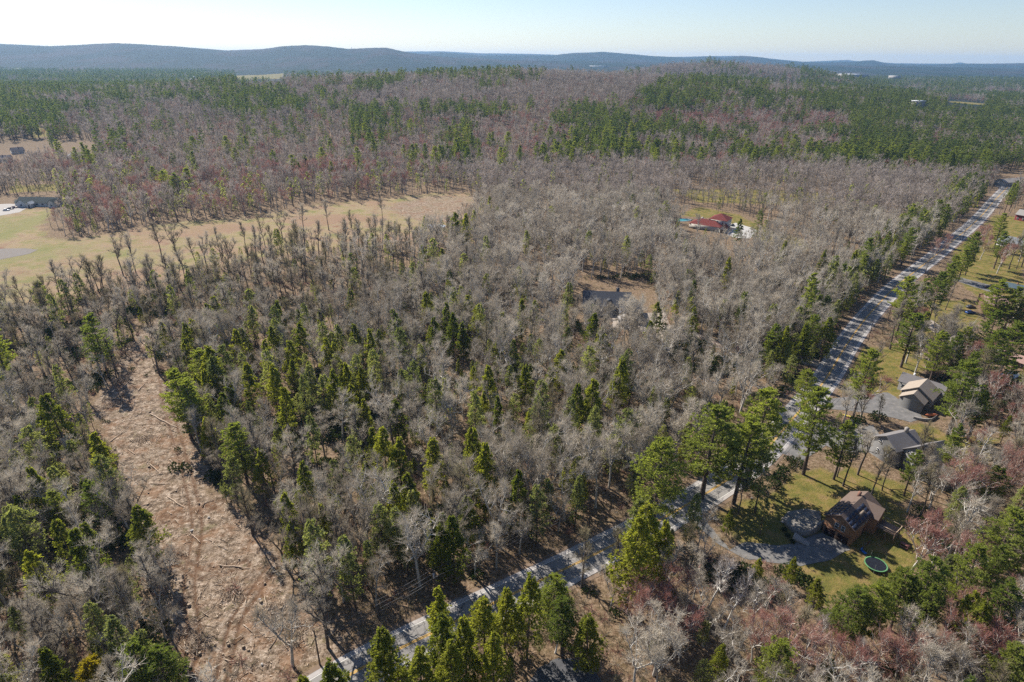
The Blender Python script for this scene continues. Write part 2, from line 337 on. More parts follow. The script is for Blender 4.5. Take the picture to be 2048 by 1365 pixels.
def bare(T, C, mt, mc, r, H=18, R=4.2, lod=0, base=.35, gnarl=.22, bud=None, thin=1.0, lean=0.0, fork=0.0):
    """leafless tree: one leader, or a bole forking into a few, with limbs, branches and twigs"""
    th = 2*math.pi*r.random(); r0 = H*.0125 + .04
    nl = [16, 12, 8][lod]; subs = [8, 6, 4][lod]; tw = [7, 5, 4][lod]; tt = [2, 1, 1][lod]; wk = [.95, 1.8, 3.6][lod]*thin
    lead = []
    if r.random() < fork:
        fh = H*base*r.uniform(.75, 1.15); bole = wander((0,0,0), (lean*math.cos(th), lean*math.sin(th), 1), fh, 4, r, .05, .05)
        T.tube(bole, np.linspace(r0*1.2, r0*.85, 5), 6 if lod == 0 else 4, mt, cap=False); n = r.integers(2, 5)
        for k in range(n):
            a = th + k*6.283/n + r.normal()*.3; inc = math.radians(r.uniform(12, 34)); Lh = (H - fh)*r.uniform(.72, .98)
            P = wander(bole[-1], (math.sin(inc)*math.cos(a), math.sin(inc)*math.sin(a), math.cos(inc)), Lh, 8, r, .09, .05); T.tube(P, np.linspace(r0*.62, r0*.16, 9), 5 if lod == 0 else 4, mt, cap=False); lead.append((P, .08, nl//n + 2, .8))
    else:
        top = wander((0,0,0), (lean*math.cos(th), lean*math.sin(th), 1), H*.88, 9, r, .055, .05); rad = np.linspace(r0, r0*.22, 10); rad[0] *= 1.3; T.tube(top, rad, 6 if lod == 0 else 4, mt); lead.append((top, base, nl, 1.0))
    for top, bs, cnt, kR in lead:
        limbs = []
        for k in range(cnt):
            t = bs + (1-bs)*(k + r.random()*.8)/cnt; p, _ = sample_path(top, np.array([min(t, .999)])); a = k*2.4 + r.random()*1.5 + th
            s = math.sin(math.pi*min(1, (t - bs)/(1-bs)*.75 + .22)); inc = math.radians(60 - 40*(t-bs)/(1-bs) + r.normal()*10)
            L = R*kR*(.5 + .6*s)*(.5 + .85*r.random()); d = (math.sin(inc)*math.cos(a), math.sin(inc)*math.sin(a), math.cos(inc))
            limbs.append((wander(p[0], d, L, 6, r, gnarl, .09), r0*.5*(1 - .5*t)*kR+.04, L))
        limbs.append((top[len(top)*2//3:], 0.05, H*.22))
        for P, rr, L in limbs:
            if len(P) == 7: T.tube(P, np.linspace(rr, rr*.3, 7), 4 if lod == 0 else 3, mt, cap=False)
            t = np.sort(.18 + .82*r.random(subs)); q, dd = sample_path(P, t*.999)
            sd = unit(dd*.8 + rdir(r, subs)*.9 + [0, 0, .3]); SL = L*(.5 - .18*t)*(.7 + .6*r.random(subs))
            for i in range(subs):
                S = wander(q[i], sd[i], max(SL[i], .6), 4, r, gnarl*1.1, .07)
                if lod < 2: T.tube(S, np.linspace(rr*.46, rr*.16, 5), 3, mt, cap=False)
                else: C.tris(twig_tris(S[:1], unit(S[-1:]-S[:1]), SL[i], rr*.9, r), mc)
                ut = r.random(tw)**.8; u, ud = sample_path(S, ut*.999)
                td = unit(ud*.95 + rdir(r, tw)*.75 + [0, 0, .32]); TL = (.6 + 1.1*r.random(tw))*R/4.6
                C.tris(twig_tris(u, td, TL[:, None], .055*wk, r), mc)
                v = np.repeat(u, tt, 0) + np.repeat(td*TL[:, None], tt, 0)*r.random((tw*tt, 1)); vd = unit(np.repeat(td, tt, 0)*.9 + rdir(r, tw*tt)*.65 + [0, 0, .3])
                C.tris(twig_tris(v, vd, .4 + .7*r.random((tw*tt, 1)), .042*wk, r), mc)
def tufts(p, d, n, L, wd, r, spread=.9, up=.1):
    """needle tufts: n slivers fanned out from every point p around direction d"""
    k = len(p); P = np.repeat(p, n, 0); D = unit(np.repeat(d, n, 0) + rdir(r, k*n)*spread + [0, 0, up])
    s = unit(np.cross(D, rdir(r, k*n)))*(wd/2); LL = L*(.65 + .7*r.random((k*n, 1)))
    return np.stack([P - D*LL*.12, P + D*LL*.5 + s, P + D*LL, P + D*LL*.5 - s], 1)
def pine(T, C, mt, mc, r, H=24, R=4.6, lod=0, base=.30):
    """white pine: tall bole and separated tiers of upswept plumes"""
    top = wander((0,0,0), (0,0,1), H, 8, r, .018, .02); T.tube(top, np.linspace(H*.014 + .06, .05, 9), 6 if lod == 0 else 4, mt)
    nw = [15, 11, 8][lod]; tf = [34, 16, 8][lod]; nn = [7, 5, 4][lod]; L0 = [.45, .68, 1.1][lod]; wd = [.14, .27, .55][lod]
    z = base
    for k in range(nw):
        t = base + (1 - base)*(k/nw)**.92; nb = [6, 5, 4][lod]
        u_ = k/nw; prof = min(1, .55 + 1.5*u_)*(1 - u_)**.62*1.12 + .10
        for j in range(nb):
            if r.random() < .14: continue
            a = k*1.1 + j*2*math.pi/nb + r.normal()*.3; L = R*prof*(.55 + .6*r.random()); inc = math.radians(r.uniform(74, 94) - 40*max(0, t - .8)/.2)
            p, _ = sample_path(top, np.array([min(t + r.normal()*.008, .995)])); d = np.array([math.sin(inc)*math.cos(a), math.sin(inc)*math.sin(a), math.cos(inc)])
            P = wander(p[0], d, L, 5, r, .10, .07)
            if lod < 2: T.tube(P, np.linspace(.075, .02, 6), 3, mt, cap=False)
            u = (.22 + .78*r.random(tf)**.75)*.999; q, dd = sample_path(P, u)
            side = unit(np.cross(dd, [0, 0, 1.])); q = q + side*(r.normal(size=(tf, 1))*L*.19*(1.15 - u[:, None]*.5)) + np.c_[np.zeros((tf, 2)), r.normal(size=tf)*.10 + .08]
            C.quads(tufts(q, unit(dd*.6 + side*r.normal(size=(tf, 1))*.5), nn, L0, wd, r, .8, .3), mc)
    q = np.c_[r.normal(size=(tf, 2))*.25, H*(.93 + .07*r.random(tf))]; C.quads(tufts(q, np.tile([0, 0, 1.], (tf, 1)), nn, L0, wd, r, .8, .4), mc)
def hemlock(T, C, mt, mc, r, H=14, R=2.7, lod=0, base=.15, sparse=1.0, taper=.72):
    """narrow dense conical crown, thin and ragged near the base"""
    top = wander((0,0,0), (0,0,1), H, 6, r, .015, .02); T.tube(top, np.linspace(H*.011 + .05, .03, 7), 5 if lod == 0 else 4, mt)
    nb = [120, 64, 30][lod]; tf = int([18, 10, 6][lod]*sparse); nn = [5, 5, 4][lod]; L0 = [.38, .6, 1.0][lod]; wd = [.17, .30, .55][lod]
    lump = r.random(7)*6.3
    for k in range(nb):
        s = (k + r.random())/nb; t = base + (1 - base)*s**.85; a = r.random()*6.283
        prof = min(1, .5 + 2.2*s)*(1 - s)**taper*(.82 + .3*math.sin(3*a + lump[0] + 5*s)*math.sin(7*s + lump[1])); L = max(.35, R*prof*(.7 + .4*r.random()))
        if s < .25 and r.random() < .35: continue
        p, _ = sample_path(top, np.array([min(t, .99)])); d = unit(np.array([math.cos(a), math.sin(a), .25 - .35*(1-s)]))
        e = p[0] + d*L; 
        if lod == 0 and k % 3 == 0: T.tube(np.array([p[0], e]), [.03, .012], 3, mt, cap=False)
        u = (.3 + .7*r.random((tf, 1))**.6); side = np.array([-d[1], d[0], 0.])
        q = p[0] + d*L*u + side*(r.normal(size=(tf, 1))*L*.2) + np.c_[np.zeros((tf, 2)), r.normal(size=tf)*.16 - .12*u[:, 0]**2]
        C.quads(tufts(q, np.tile(unit(d*.7 + [0, 0, -.1]), (tf, 1)), nn, L0, wd, r, .75, .12), mc)
    q = np.c_[r.normal(size=(tf, 2))*.12, H*(.95 + .06*r.random(tf))]; C.quads(tufts(q, np.tile([0, 0, 1.], (tf, 1)), nn, L0, wd*.8, r, .5, .5), mc)
def birch(T, C, mt, mc, r, H=16, R=2.4, lod=0, lean=.35):
    bare(T, C, mt, mc, r, H, R, lod, .4, .12, thin=.8, lean=lean)
def shrub(T, C, mt, mc, r, H=1.6, R=1.2, lod=0):
    n = 9; 
    for k in range(n):
        a = r.random()*6.283; d = (math.cos(a)*.8, math.sin(a)*.8, 1); P = wander((r.normal()*.15, r.normal()*.15, 0), d, H, 3, r, .2)
        T.tube(P, [.03, .025, .02, .012], 3, mt, cap=False)
        t = r.random(14); q, dd = sample_path(P, t*.999); td = unit(dd + rdir(r, 14)*.9)
        C.tris(twig_tris(q, td, .5, .045, r), mc)
def laurel(T, C, mt, mc, r, H=1.6, R=1.3, lod=0):
    n = 46; q = rdir(r, n)*[R, R, H*.75]*(r.random((n, 1))**.4); q[:, 2] = np.abs(q[:, 2]) + .15
    C.quads(tufts(q, unit(q), 5, .38, .2, r, .9, .3), mc); T.tube([(0,0,0), (0,0,H*.5)], [.05, .03], 3, mt, cap=False)
# ------------------------------------------------------------------ tree materials
M_bark = tree_mat('bark', (.085,.070,.060), (.15,.13,.115)); M_barkpale = tree_mat('pale_bark', (.30,.28,.25), (.56,.53,.48))
M_barkmid = tree_mat('mid_bark', (.15,.13,.11), (.28,.25,.21)); M_barkwhite = tree_mat('birch_bark', (.5,.48,.44), (.66,.64,.60)); M_barkpine = tree_mat('pine_bark', (.085,.065,.055), (.14,.105,.085))
M_twig = tree_mat('grey_twigs', (.25,.208,.155), (.62,.555,.45), .32, (1,1,1)); M_twigfar = tree_mat('distant_twigs', (.23,.195,.165), (.56,.485,.42), .3, (1,1,1)); M_twigred = tree_mat('budding_red_twigs', (.31,.14,.115), (.47,.27,.215), .3, (1,1,1))  # M_twigfar: grey twigs toned down against the extra light their widened slivers catch
M_twigwhite = tree_mat('birch_twigs', (.34,.29,.26), (.46,.41,.37), .3, (1,1,1)); M_brown = tree_mat('brown_twigs', (.26,.22,.13), (.38,.33,.20), .3, (1,1,1))
M_pine = tree_mat('pine_needles', (.12,.155,.055), (.275,.29,.085), .58); M_hem = tree_mat('hemlock_needles', (.105,.13,.035), (.31,.305,.062), .6)
M_pinefar = tree_mat('shaded_pine_needles', (.070,.10,.040), (.195,.215,.075), .45); M_olive = tree_mat('dull_needles', (.15,.17,.085), (.34,.34,.17), .55); M_laurel = tree_mat('broad_green_leaves', (.03,.055,.018), (.075,.09,.03), .15)  # M_pinefar: pine colour darkened, shade painted in where coarse crowns catch too much light
M_gold = tree_mat('golden_leaves', (.30,.24,.02), (.38,.30,.03), .4)
KINDS = {
 'bare_tree':   (bare, dict(H=20, R=4.7, gnarl=.28, fork=.6), M_barkpale, M_twig),
 'dark_tree':   (bare, dict(H=21, R=3.6, thin=.85, gnarl=.18, fork=.3, base=.42), M_bark, M_twig),
 'maple_tree':  (bare, dict(H=16, R=4.6, gnarl=.17, thin=1.1, fork=.8, base=.25), M_barkpale, M_twigred),
 'slender_tree':(bare, dict(H=18, R=2.9, base=.42, gnarl=.14, thin=.9), M_bark, M_brown),
 'pine_tree':   (pine, dict(H=25, R=5.3), M_barkpine, M_pine),
 'hemlock_tree':(hemlock, dict(H=17, R=3.9), M_barkpine, M_hem),
 'spruce_tree': (hemlock, dict(H=18, R=3.9, base=.2, sparse=.66, taper=.45), M_barkpine, M_olive),
 'yellow_tree': (hemlock, dict(H=9, R=4.2, taper=.4, base=.1), M_bark, M_gold),
 'birch_tree':  (birch, dict(H=15, R=2.2), M_barkwhite, M_twigwhite),
}
NVAR = {'bare_tree': 9, 'dark_tree': 6, 'maple_tree': 5, 'slender_tree': 4, 'pine_tree': 5, 'hemlock_tree': 5, 'spruce_tree': 4, 'birch_tree': 2, 'yellow_tree': 1}
FULL = {}; MID = {}; LOW = {}
def jitter(kw, r):
    k = dict(kw); k['R'] *= r.uniform(.82, 1.2); k['H'] *= r.uniform(.92, 1.08)
    if 'base' in k: k['base'] *= r.uniform(.7, 1.2)
    return k
for kn, (fn, kw, mb_, mc_) in KINDS.items():
    FULL[kn] = []; MID[kn] = []; LOW[kn] = []
    for v in range(NVAR[kn]):
        r = np.random.default_rng(100 + v*7 + len(kn)*31); T = MB(); C = MB(); fn(T, C, 0, 0, r, **jitter(kw, r))
        FULL[kn].append((T.mesh(kn + '_trunk', mb_), C.mesh(kn + '_crown', mc_)))
    for dst, lod, nv in ((MID, 1, 6), (LOW, 2, 5)):
        for v in range(nv):
            r = np.random.default_rng(500 + v*7 + lod*91 + len(kn)*31); T = MB(); fn(T, T, 0, 1, r, lod=lod, **jitter(kw, r))
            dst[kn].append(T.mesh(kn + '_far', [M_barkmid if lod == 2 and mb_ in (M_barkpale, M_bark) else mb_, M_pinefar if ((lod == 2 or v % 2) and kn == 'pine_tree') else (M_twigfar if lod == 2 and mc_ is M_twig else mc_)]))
# ------------------------------------------------------------------ what grows where
LABELS = {'bare_tree': ('spreading grey bare tree', 'bare tree'), 'dark_tree': ('tall dark-barked bare tree', 'bare tree'), 'maple_tree': ('red-budding bare tree', 'maple tree'),
 'slender_tree': ('slender brown bare tree', 'bare tree'), 'pine_tree': ('tall tiered green pine', 'pine tree'), 'hemlock_tree': ('narrow conical green evergreen', 'evergreen tree'),
 'spruce_tree': ('thin dull-green evergreen', 'evergreen tree'), 'birch_tree': ('white-trunked birch', 'birch tree'), 'yellow_tree': ('small bright yellow tree', 'yellow tree')}
K = list(KINDS)
def comp(px, py, x, y):
    """weights of the kinds, and closeness, by where a place shows in the photograph"""
    n = len(px); W = np.zeros((n, len(K)))
    def put(mask, **kv):
        for i, k in enumerate(K): W[mask, i] = kv.get(k, 0)
    P = lambda *poly: inpoly(px, py, list(poly))
    al = np.ones(n, bool)
    put(al, bare_tree=.50, dark_tree=.22, slender_tree=.13, spruce_tree=.15)
    put(py < 700, bare_tree=.6, dark_tree=.22, slender_tree=.08, spruce_tree=.10)
    put(P((-400,560),(330,560),(330,1400),(-400,1400)), dark_tree=.40, bare_tree=.28, slender_tree=.04, spruce_tree=.20, hemlock_tree=.07, pine_tree=.01)
    put(P((330,640),(900,640),(900,1160),(500,1160)), bare_tree=.30, dark_tree=.20, slender_tree=.06, spruce_tree=.27, hemlock_tree=.17)
    put(P((0,470),(560,430),(830,460),(760,640),(330,640),(0,720)), dark_tree=.48, slender_tree=.34, bare_tree=.13, spruce_tree=.05)
    put(P((850,580),(1450,640),(1600,800),(1450,1100),(850,1150)), bare_tree=.45, dark_tree=.08, slender_tree=.05, spruce_tree=.26, hemlock_tree=.16)
    put(P((950,330),(1650,300),(1900,380),(1560,820),(1150,720),(950,620)), bare_tree=.86, dark_tree=.08, spruce_tree=.05, hemlock_tree=.01)
    put(P((1560,760),(1700,560),(1900,400),(1960,360),(1880,380),(1650,560),(1520,740)), bare_tree=.3, spruce_tree=.35, pine_tree=.1, dark_tree=.15, hemlock_tree=.1)
    put(P((1640,720),(2000,380),(2300,380),(2300,1000),(1760,1000),(1500,900)), pine_tree=.25, dark_tree=.22, bare_tree=.25, maple_tree=.15, slender_tree=.13)
    put(P((1150,1080),(1500,1080),(1860,1160),(2300,980),(2300,1500),(1000,1500)), maple_tree=.42, bare_tree=.36, slender_tree=.08, hemlock_tree=.04, pine_tree=.06, birch_tree=.04)
    put(P((600,1280),(1100,1080),(1280,1120),(1100,1320),(1000,1500),(500,1500)), hemlock_tree=.62, bare_tree=.28, spruce_tree=.10)
    nz = fbm(x, y, 90, 21); nz2 = fbm(x, y, 45, 27)
    # ---- beyond the meadow
    put(P((100,330),(560,300),(900,340),(900,410),(560,420),(130,470)), maple_tree=.22, bare_tree=.32, dark_tree=.30, spruce_tree=.16)
    put(P((520,280),(760,270),(830,310),(700,350),(520,350)), maple_tree=.42, bare_tree=.50, hemlock_tree=.08)
    m = py < 330; put(m & (nz < 9), bare_tree=.36, dark_tree=.30, slender_tree=.14, maple_tree=.12, pine_tree=.08)
    nm = .5*fbm(x, y, 160, 31) + .5*fbm(x, y, 42, 35)
    def mixp(mask, lo, hi, top, red=.1):
        q = smooth(lo, hi, nm)*top
        for i, k in enumerate(K):
            v = {'pine_tree': q*.9, 'hemlock_tree': q*.1, 'bare_tree': (1-q)*(.62 - red*.6), 'dark_tree': (1-q)*(.38 - red*.4), 'maple_tree': (1-q)*red}.get(k, 0*q)
            W[mask, i] = v[mask]
    mixp(P((700,220),(1100,200),(1300,235),(1500,240),(2100,250),(2100,350),(1700,330),(1300,310),(1000,320),(850,320),(700,310)), .42, .56, .85, .25)
    mixp(P((1220,190),(1330,165),(1520,160),(1560,190),(1760,185),(2100,230),(2100,360),(1950,350),(1700,300),(1500,240),(1300,225)), .36, .52, .9, .3)
    mixp(P((1300,215),(1700,225),(1700,255),(1500,260),(1300,250)), .5, .62, .6, .55)
    mixp(P((-300,120),(480,140),(560,165),(330,200),(120,230),(100,320),(-300,330)), .38, .56, .82, .1)
    mixp(P((380,195),(860,150),(860,200),(560,235),(380,230)), .48, .6, .75, .1)
    mixp(P((-300,250),(250,260),(260,330),(-300,340)), .45, .6, .6, .25)
    mixp(P((840,150),(1060,138),(1350,152),(1250,200),(1050,215),(700,210)), .62, .8, .5, .06)
    mixp((py < 150) & (px > 1100) & (px < 1750), .55, .7, .5, .05)
    mixp((py < 215) & (px > 1600), .42, .56, .85, .3)
    mixp((py < 160) & (px > 560) & (px < 1150), .5, .6, .8, .05)
    return W/W.sum(1, keepdims=True)
def free(x, y, grow=0.0):
    ok = np.ones(x.shape, bool)
    d = pdist(x, y, ROADC, False); ok &= d > 8.2 + grow
    for P in BUILT: ok &= ~inpoly(x, y, P)
    ok &= ~(inpoly(x, y, CLEAR) & (pdist(x, y, CLEAR) > 7*fbm(x, y, 9, 71) - 1.5)); ok &= ~inpoly(x, y, FIELD)
    return ok
VIEWS = [([(1355,430),(1365,412),(1470,415),(1510,440),(1510,475),(1440,462),(1365,460)], .96, None), ([(1160,562),(1290,562),(1295,655),(1165,640)], .45, None),
 ([(0,420),(118,416),(150,478),(300,452),(520,430),(640,408),(870,388),(940,388),(940,412),(780,428),(640,440),(400,475),(200,520),(0,560)], .6, None), ([(470,150),(570,148),(565,162),(475,164)], 1, None), ([(1890,196),(1970,205),(1968,220),(1895,214)], 1, None),
 ([(1785,757),(1890,750),(1885,832),(1790,815)], 1, None), ([(1600,1000),(1700,970),(1850,1050),(1860,1120),(1830,1185),(1700,1185),(1620,1120)], 1, None), ([(1450,1000),(1560,960),(1640,935),(1850,1010),(1850,1120),(1740,1150),(1500,1110)], .9, None), ([(0,390),(112,390),(112,418),(0,432)], 1, None),
 ([(570,1365),(1022,1160),(1349,1003),(1449,945),(1434,1000),(1236,1120),(1099,1180),(860,1300),(760,1365)], .85, None), ([(1640,770),(1730,612),(1848,512),(1976,402),(2000,402),(1900,510),(1790,605),(1700,770)], 1, None),
 ([(235,760),(335,700),(345,800),(430,1000),(560,1160),(640,1290),(560,1365),(330,1365),(330,1180),(250,980),(200,870)], .5, None), ([(262,700),(305,640),(338,640),(340,740),(300,790),(235,780)], .8, None), ([(1990,478),(2060,478),(2060,520),(1990,510)], .8, None), ([(1335,385),(1640,385),(1640,402),(1335,402)], .5, None)]
def sample_band(d0, d1, sp, seed):
    r = np.random.default_rng(seed); X = []
    W = d1*.80 + 115; nx = int(2*W/sp); ny = int((d1 - d0)/sp) + 1
    gx, gy = np.meshgrid(np.arange(nx), np.arange(ny)); x = -W + (gx + r.random(gx.shape)*.95)*sp; y = d0 + (gy + r.random(gx.shape)*.95)*sp
    x = x.ravel(); y = y.ravel(); k = (np.abs(x) < y*.80 + 115) & (y < d1); return x[k], y[k], r
trees = []        # (kind index, x, y, scale, rot, key)
for d0, d1, sp, seed in ((46, 125, 5.2, 1), (125, 300, 5.9, 2), (300, 650, 6.4, 3), (650, 1300, 7.8, 4), (1300, 2500, 10.5, 5), (2500, 4300, 15, 6)):
    x, y, r = sample_band(d0, d1, sp, seed); px, py, _ = proj(x, y, height(x, y) + 11.0); gx, gy, _ = proj(x, y, height(x, y))
    W = comp(px, py, x, y); u = r.random(len(x)); ki = (u[:, None] > np.cumsum(W, 1)).sum(1).clip(0, len(K)-1)
    keep = free(x, y)
    thin = np.zeros(len(x))
    for L in LAWNS: thin[inpoly(x, y, L)] = .78
    for L in GAPS: thin[inpoly(x, y, L)] = np.maximum(thin[inpoly(x, y, L)], .42)
    for q in (3, 4, 5, 7, 8): thin[inpoly(x, y, LAWNS[q])] = .62
    band = inpoly(px, py, [(0,470),(560,420),(850,440),(800,600),(560,640),(330,640),(0,720)]); thin[band] = np.maximum(thin[band], .42)
    if d0 < 60: thin = np.maximum(thin, np.where((gx > 900) & (gx < 1260) & (gy > 1300), 1, 0))
    res = inpoly(px, py, [(1700,640),(2000,400),(2300,400),(2300,930),(1850,930),(1640,860)]); thin[res] = np.maximum(thin[res], .25)
    gl = (fbm(x, y, 24, 40) < .44) & (y < 620); thin[gl] = np.maximum(thin[gl], .55)
    left = (px < 130) & (py > 240) & (py < 420); thin[left] = np.maximum(thin[left], .1)
    for poly, pr, back in VIEWS:
        ty = A(*poly[0])[1] if back is None else back; hit = np.zeros(len(x), bool)
        for hh in (5, 10, 15, 20):
            qx, qy, _ = proj(x, y, height(x, y) + hh); hit |= inpoly(qx, qy, poly)
        thin[hit] = np.maximum(thin[hit], pr)
    keep &= r.random(len(x)) > thin
    sc = (.62 + .55*r.random(len(x)))*(1.0 if d1 <= 700 else (1.0 if d1 < 1400 else (1.1 if d1 < 2600 else 1.4)))
    if d0 < 300: sc *= np.where(inpoly(px, py, [(1150,1080),(2300,1080),(2300,1500),(1000,1500)]), .85, 1)
    for i in np.nonzero(keep)[0]: trees.append((ki[i], x[i], y[i], sc[i], r.random()*6.283, 0))
trees = np.array(trees)
# ---- trees one can point at: (kind, px, py of the top, height)
HERO = [
 ('pine_tree',1325,888,24),('pine_tree',1435,808,27),('pine_tree',1535,770,29),('pine_tree',1590,800,26),('pine_tree',1650,775,26),('pine_tree',1500,840,24),('pine_tree',1620,742,14),('pine_tree',1700,840,18),
 ('pine_tree',1853,556,19),('pine_tree',1835,625,21),('pine_tree',1937,500,16),('pine_tree',1890,668,19),('pine_tree',1950,718,25),('pine_tree',2010,560,22),('pine_tree',2040,640,22),('pine_tree',1915,875,13),('pine_tree',2000,935,13),('pine_tree',2035,1015,20),
 ('pine_tree',1880,1112,19),('pine_tree',1760,1165,17),('pine_tree',1820,1150,14),('pine_tree',1715,1180,15),('pine_tree',1570,1282,16),('pine_tree',2030,1165,16),('pine_tree',2045,1290,14),('spruce_tree',1560,960,9),('spruce_tree',1535,1000,9),
 ('hemlock_tree',1590,1115,7),('hemlock_tree',1640,1165,7),('hemlock_tree',1520,1120,6),('hemlock_tree',1800,1135,10),('hemlock_tree',1950,1190,12),
 ('hemlock_tree',758,1262,15),('hemlock_tree',660,1332,14),('hemlock_tree',878,1240,15),('hemlock_tree',928,1236,15),('hemlock_tree',968,1206,14),('hemlock_tree',1010,1180,13),('hemlock_tree',1058,1162,16),('pine_tree',1108,1145,15),('hemlock_tree',838,1305,14),('hemlock_tree',900,1290,14),('hemlock_tree',985,1270,14),
 ('hemlock_tree',1272,1052,18),('hemlock_tree',1302,1022,17),('hemlock_tree',1335,1045,14),('pine_tree',1130,1200,14),('hemlock_tree',1180,1230,12),
 ('spruce_tree',628,1058,17),('spruce_tree',690,1062,18),('pine_tree',470,846,19),('hemlock_tree',275,1018,13),('hemlock_tree',190,866,14),('pine_tree',262,1283,16),('pine_tree',305,1292,15),('yellow_tree',178,1322,9),('hemlock_tree',55,1110,13),('hemlock_tree',150,1060,16),('hemlock_tree',100,800,16),('spruce_tree',60,850,15),
 ('pine_tree',348,735,23),('pine_tree',372,760,21),('pine_tree',400,700,17),('hemlock_tree',120,1050,12),('hemlock_tree',30,1000,12),('hemlock_tree',90,1300,12),
 ('hemlock_tree',1122,705,13),('hemlock_tree',975,733,15),('hemlock_tree',1240,728,16),('hemlock_tree',1183,768,16),('hemlock_tree',1052,735,13),('hemlock_tree',905,630,14),('hemlock_tree',925,645,13),('hemlock_tree',852,590,13),('hemlock_tree',818,955,13),('hemlock_tree',762,940,12),('hemlock_tree',765,862,15),('hemlock_tree',790,800,13),('hemlock_tree',948,870,16),('hemlock_tree',968,898,16),('hemlock_tree',862,880,15),('hemlock_tree',930,1000,12),('hemlock_tree',905,1035,15),('hemlock_tree',880,1060,12),
 ('hemlock_tree',908,430,17),('hemlock_tree',932,430,17),('pine_tree',845,492,13),('hemlock_tree',884,498,13),('pine_tree',1378,538,15),('hemlock_tree',1390,620,12),('hemlock_tree',1358,585,12),('hemlock_tree',1190,632,15),('hemlock_tree',1205,655,14),('hemlock_tree',1300,650,13),('hemlock_tree',1318,610,13),('hemlock_tree',1045,600,12),('hemlock_tree',1070,605,12),
 ('hemlock_tree',530,680,14),('hemlock_tree',575,690,13),('hemlock_tree',412,700,16),('hemlock_tree',490,730,15),('hemlock_tree',545,735,14),('hemlock_tree',380,640,14),('hemlock_tree',430,600,13),('hemlock_tree',1650,505,14),('hemlock_tree',1615,650,15),('hemlock_tree',1660,640,14),('pine_tree',1720,500,14),('hemlock_tree',1000,680,12),('hemlock_tree',870,640,13),('hemlock_tree',640,620,11),('hemlock_tree',700,580,11),('pine_tree',1010,285,20),('pine_tree',320,330,22),('pine_tree',345,335,22),('pine_tree',368,325,22),('pine_tree',300,325,20),('pine_tree',445,322,18),('pine_tree',580,300,22),('pine_tree',110,270,26),('pine_tree',190,270,24),('pine_tree',215,268,24),('pine_tree',235,270,24),('pine_tree',1440,398,10),('pine_tree',1490,400,9),('pine_tree',1330,405,9),
 ('bare_tree',1058,860,20),('bare_tree',1105,880,19),('bare_tree',1160,835,19),('bare_tree',830,1030,18),('bare_tree',1290,830,19),('bare_tree',700,940,18),('bare_tree',740,1100,14),('bare_tree',1000,850,18),('bare_tree',900,780,17),('bare_tree',1380,780,17),('bare_tree',570,960,16),
 ('birch_tree',1440,1095,15),('birch_tree',1470,1150,14),('birch_tree',1115,1225,10),('birch_tree',1970,1150,10),('birch_tree',1650,1240,11),
 ('dark_tree',250,460,22),('dark_tree',305,440,22),('dark_tree',340,445,20),('dark_tree',430,450,19),('dark_tree',555,410,20),('dark_tree',600,405,19),('dark_tree',650,395,20),('dark_tree',760,385,20),('dark_tree',225,470,20),('dark_tree',20,600,18),('dark_tree',60,600,18),('dark_tree',105,640,16),('dark_tree',380,470,17),('dark_tree',480,440,18),('slender_tree',520,430,18),('slender_tree',700,420,18),('dark_tree',90,415,12),('maple_tree',105,418,11),
 ('dark_tree',1700,860,14),('dark_tree',1715,870,15),('dark_tree',1745,850,15),('dark_tree',1790,900,12),('slender_tree',1770,900,13),('dark_tree',1860,880,14),('bare_tree',1710,765,14),('bare_tree',1730,740,13),('maple_tree',1900,470,11),('maple_tree',1880,480,12),('maple_tree',1700,1270,12),('maple_tree',1330,1140,13),('bare_tree',1900,1270,16),('bare_tree',1960,1290,15),('bare_tree',1330,1260,15),('bare_tree',1470,1240,14),('maple_tree',1900,1040,14),('maple_tree',1860,1045,13),('maple_tree',1950,1080,13),('maple_tree',1780,1270,12),('maple_tree',1620,1260,13),('bare_tree',1600,1190,12),('bare_tree',1230,1130,11),('bare_tree',1340,1090,12),('slender_tree',1170,1075,13),('bare_tree',1420,1055,12),('slender_tree',1385,1050,12),
]
H0 = {k: KINDS[k][1]['H'] for k in K}
hero = []
for j, (k, px, py, h) in enumerate(HERO):
    h *= {'pine_tree': 1.12, 'hemlock_tree': 1.32, 'spruce_tree': 1.25}.get(k, 1.15)
    if py < 345: q = at(px, py, h + 4); 
    else: q = at(px, py, h)
    x, y = float(q[0]), float(q[1]); hero.append((K.index(k), x, y, h/H0[k], rng.random()*6.283, 1))
hero = np.array(hero)
# give the pointed-at trees room
hx, hy = hero[:, 1], hero[:, 2]; near = trees[:, 2] < 480; kp = np.ones(len(trees), bool)
dd = np.hypot(trees[near][:, 1][:, None] - hx, trees[near][:, 2][:, None] - hy).min(1); kp[np.nonzero(near)[0][dd < 3.6]] = False
# and open the line of sight in front of the dense ones a little
trees = trees[kp]
# a dense evergreen hedge of trees on the left of the road, and small trees filling the wood's lower storey
ex = []; r6 = np.random.default_rng(66)
for i in range(0, 160):
    cx, cy = ROADC[i]; 
    if not 195 < cy < 560: continue
    nx, ny = ROADN[i]
    if vnoise(cx, cy, 11, 5) < .36 and cy > 330: continue
    for off, pr in ((9.5, .45), (13.5, .55), (18, .5), (23, .3)):
        if r6.random() < pr: ex.append((K.index(['spruce_tree', 'hemlock_tree', 'spruce_tree', 'pine_tree'][r6.integers(4)]), cx + nx*(off + r6.normal()), cy + ny*(off + r6.normal()) + r6.normal(), .55 + .4*r6.random(), r6.random()*6.28, 0))
x, y, r = sample_band(60, 420, 7.6, 91); ok = free(x, y, 1.0)
for L in LAWNS + GAPS: ok &= ~inpoly(x, y, L)
for poly, pr, back in VIEWS:
    for hh in (3, 7):
        qx, qy, _ = proj(x, y, hh + 0*x); ok &= ~inpoly(qx, qy, poly)
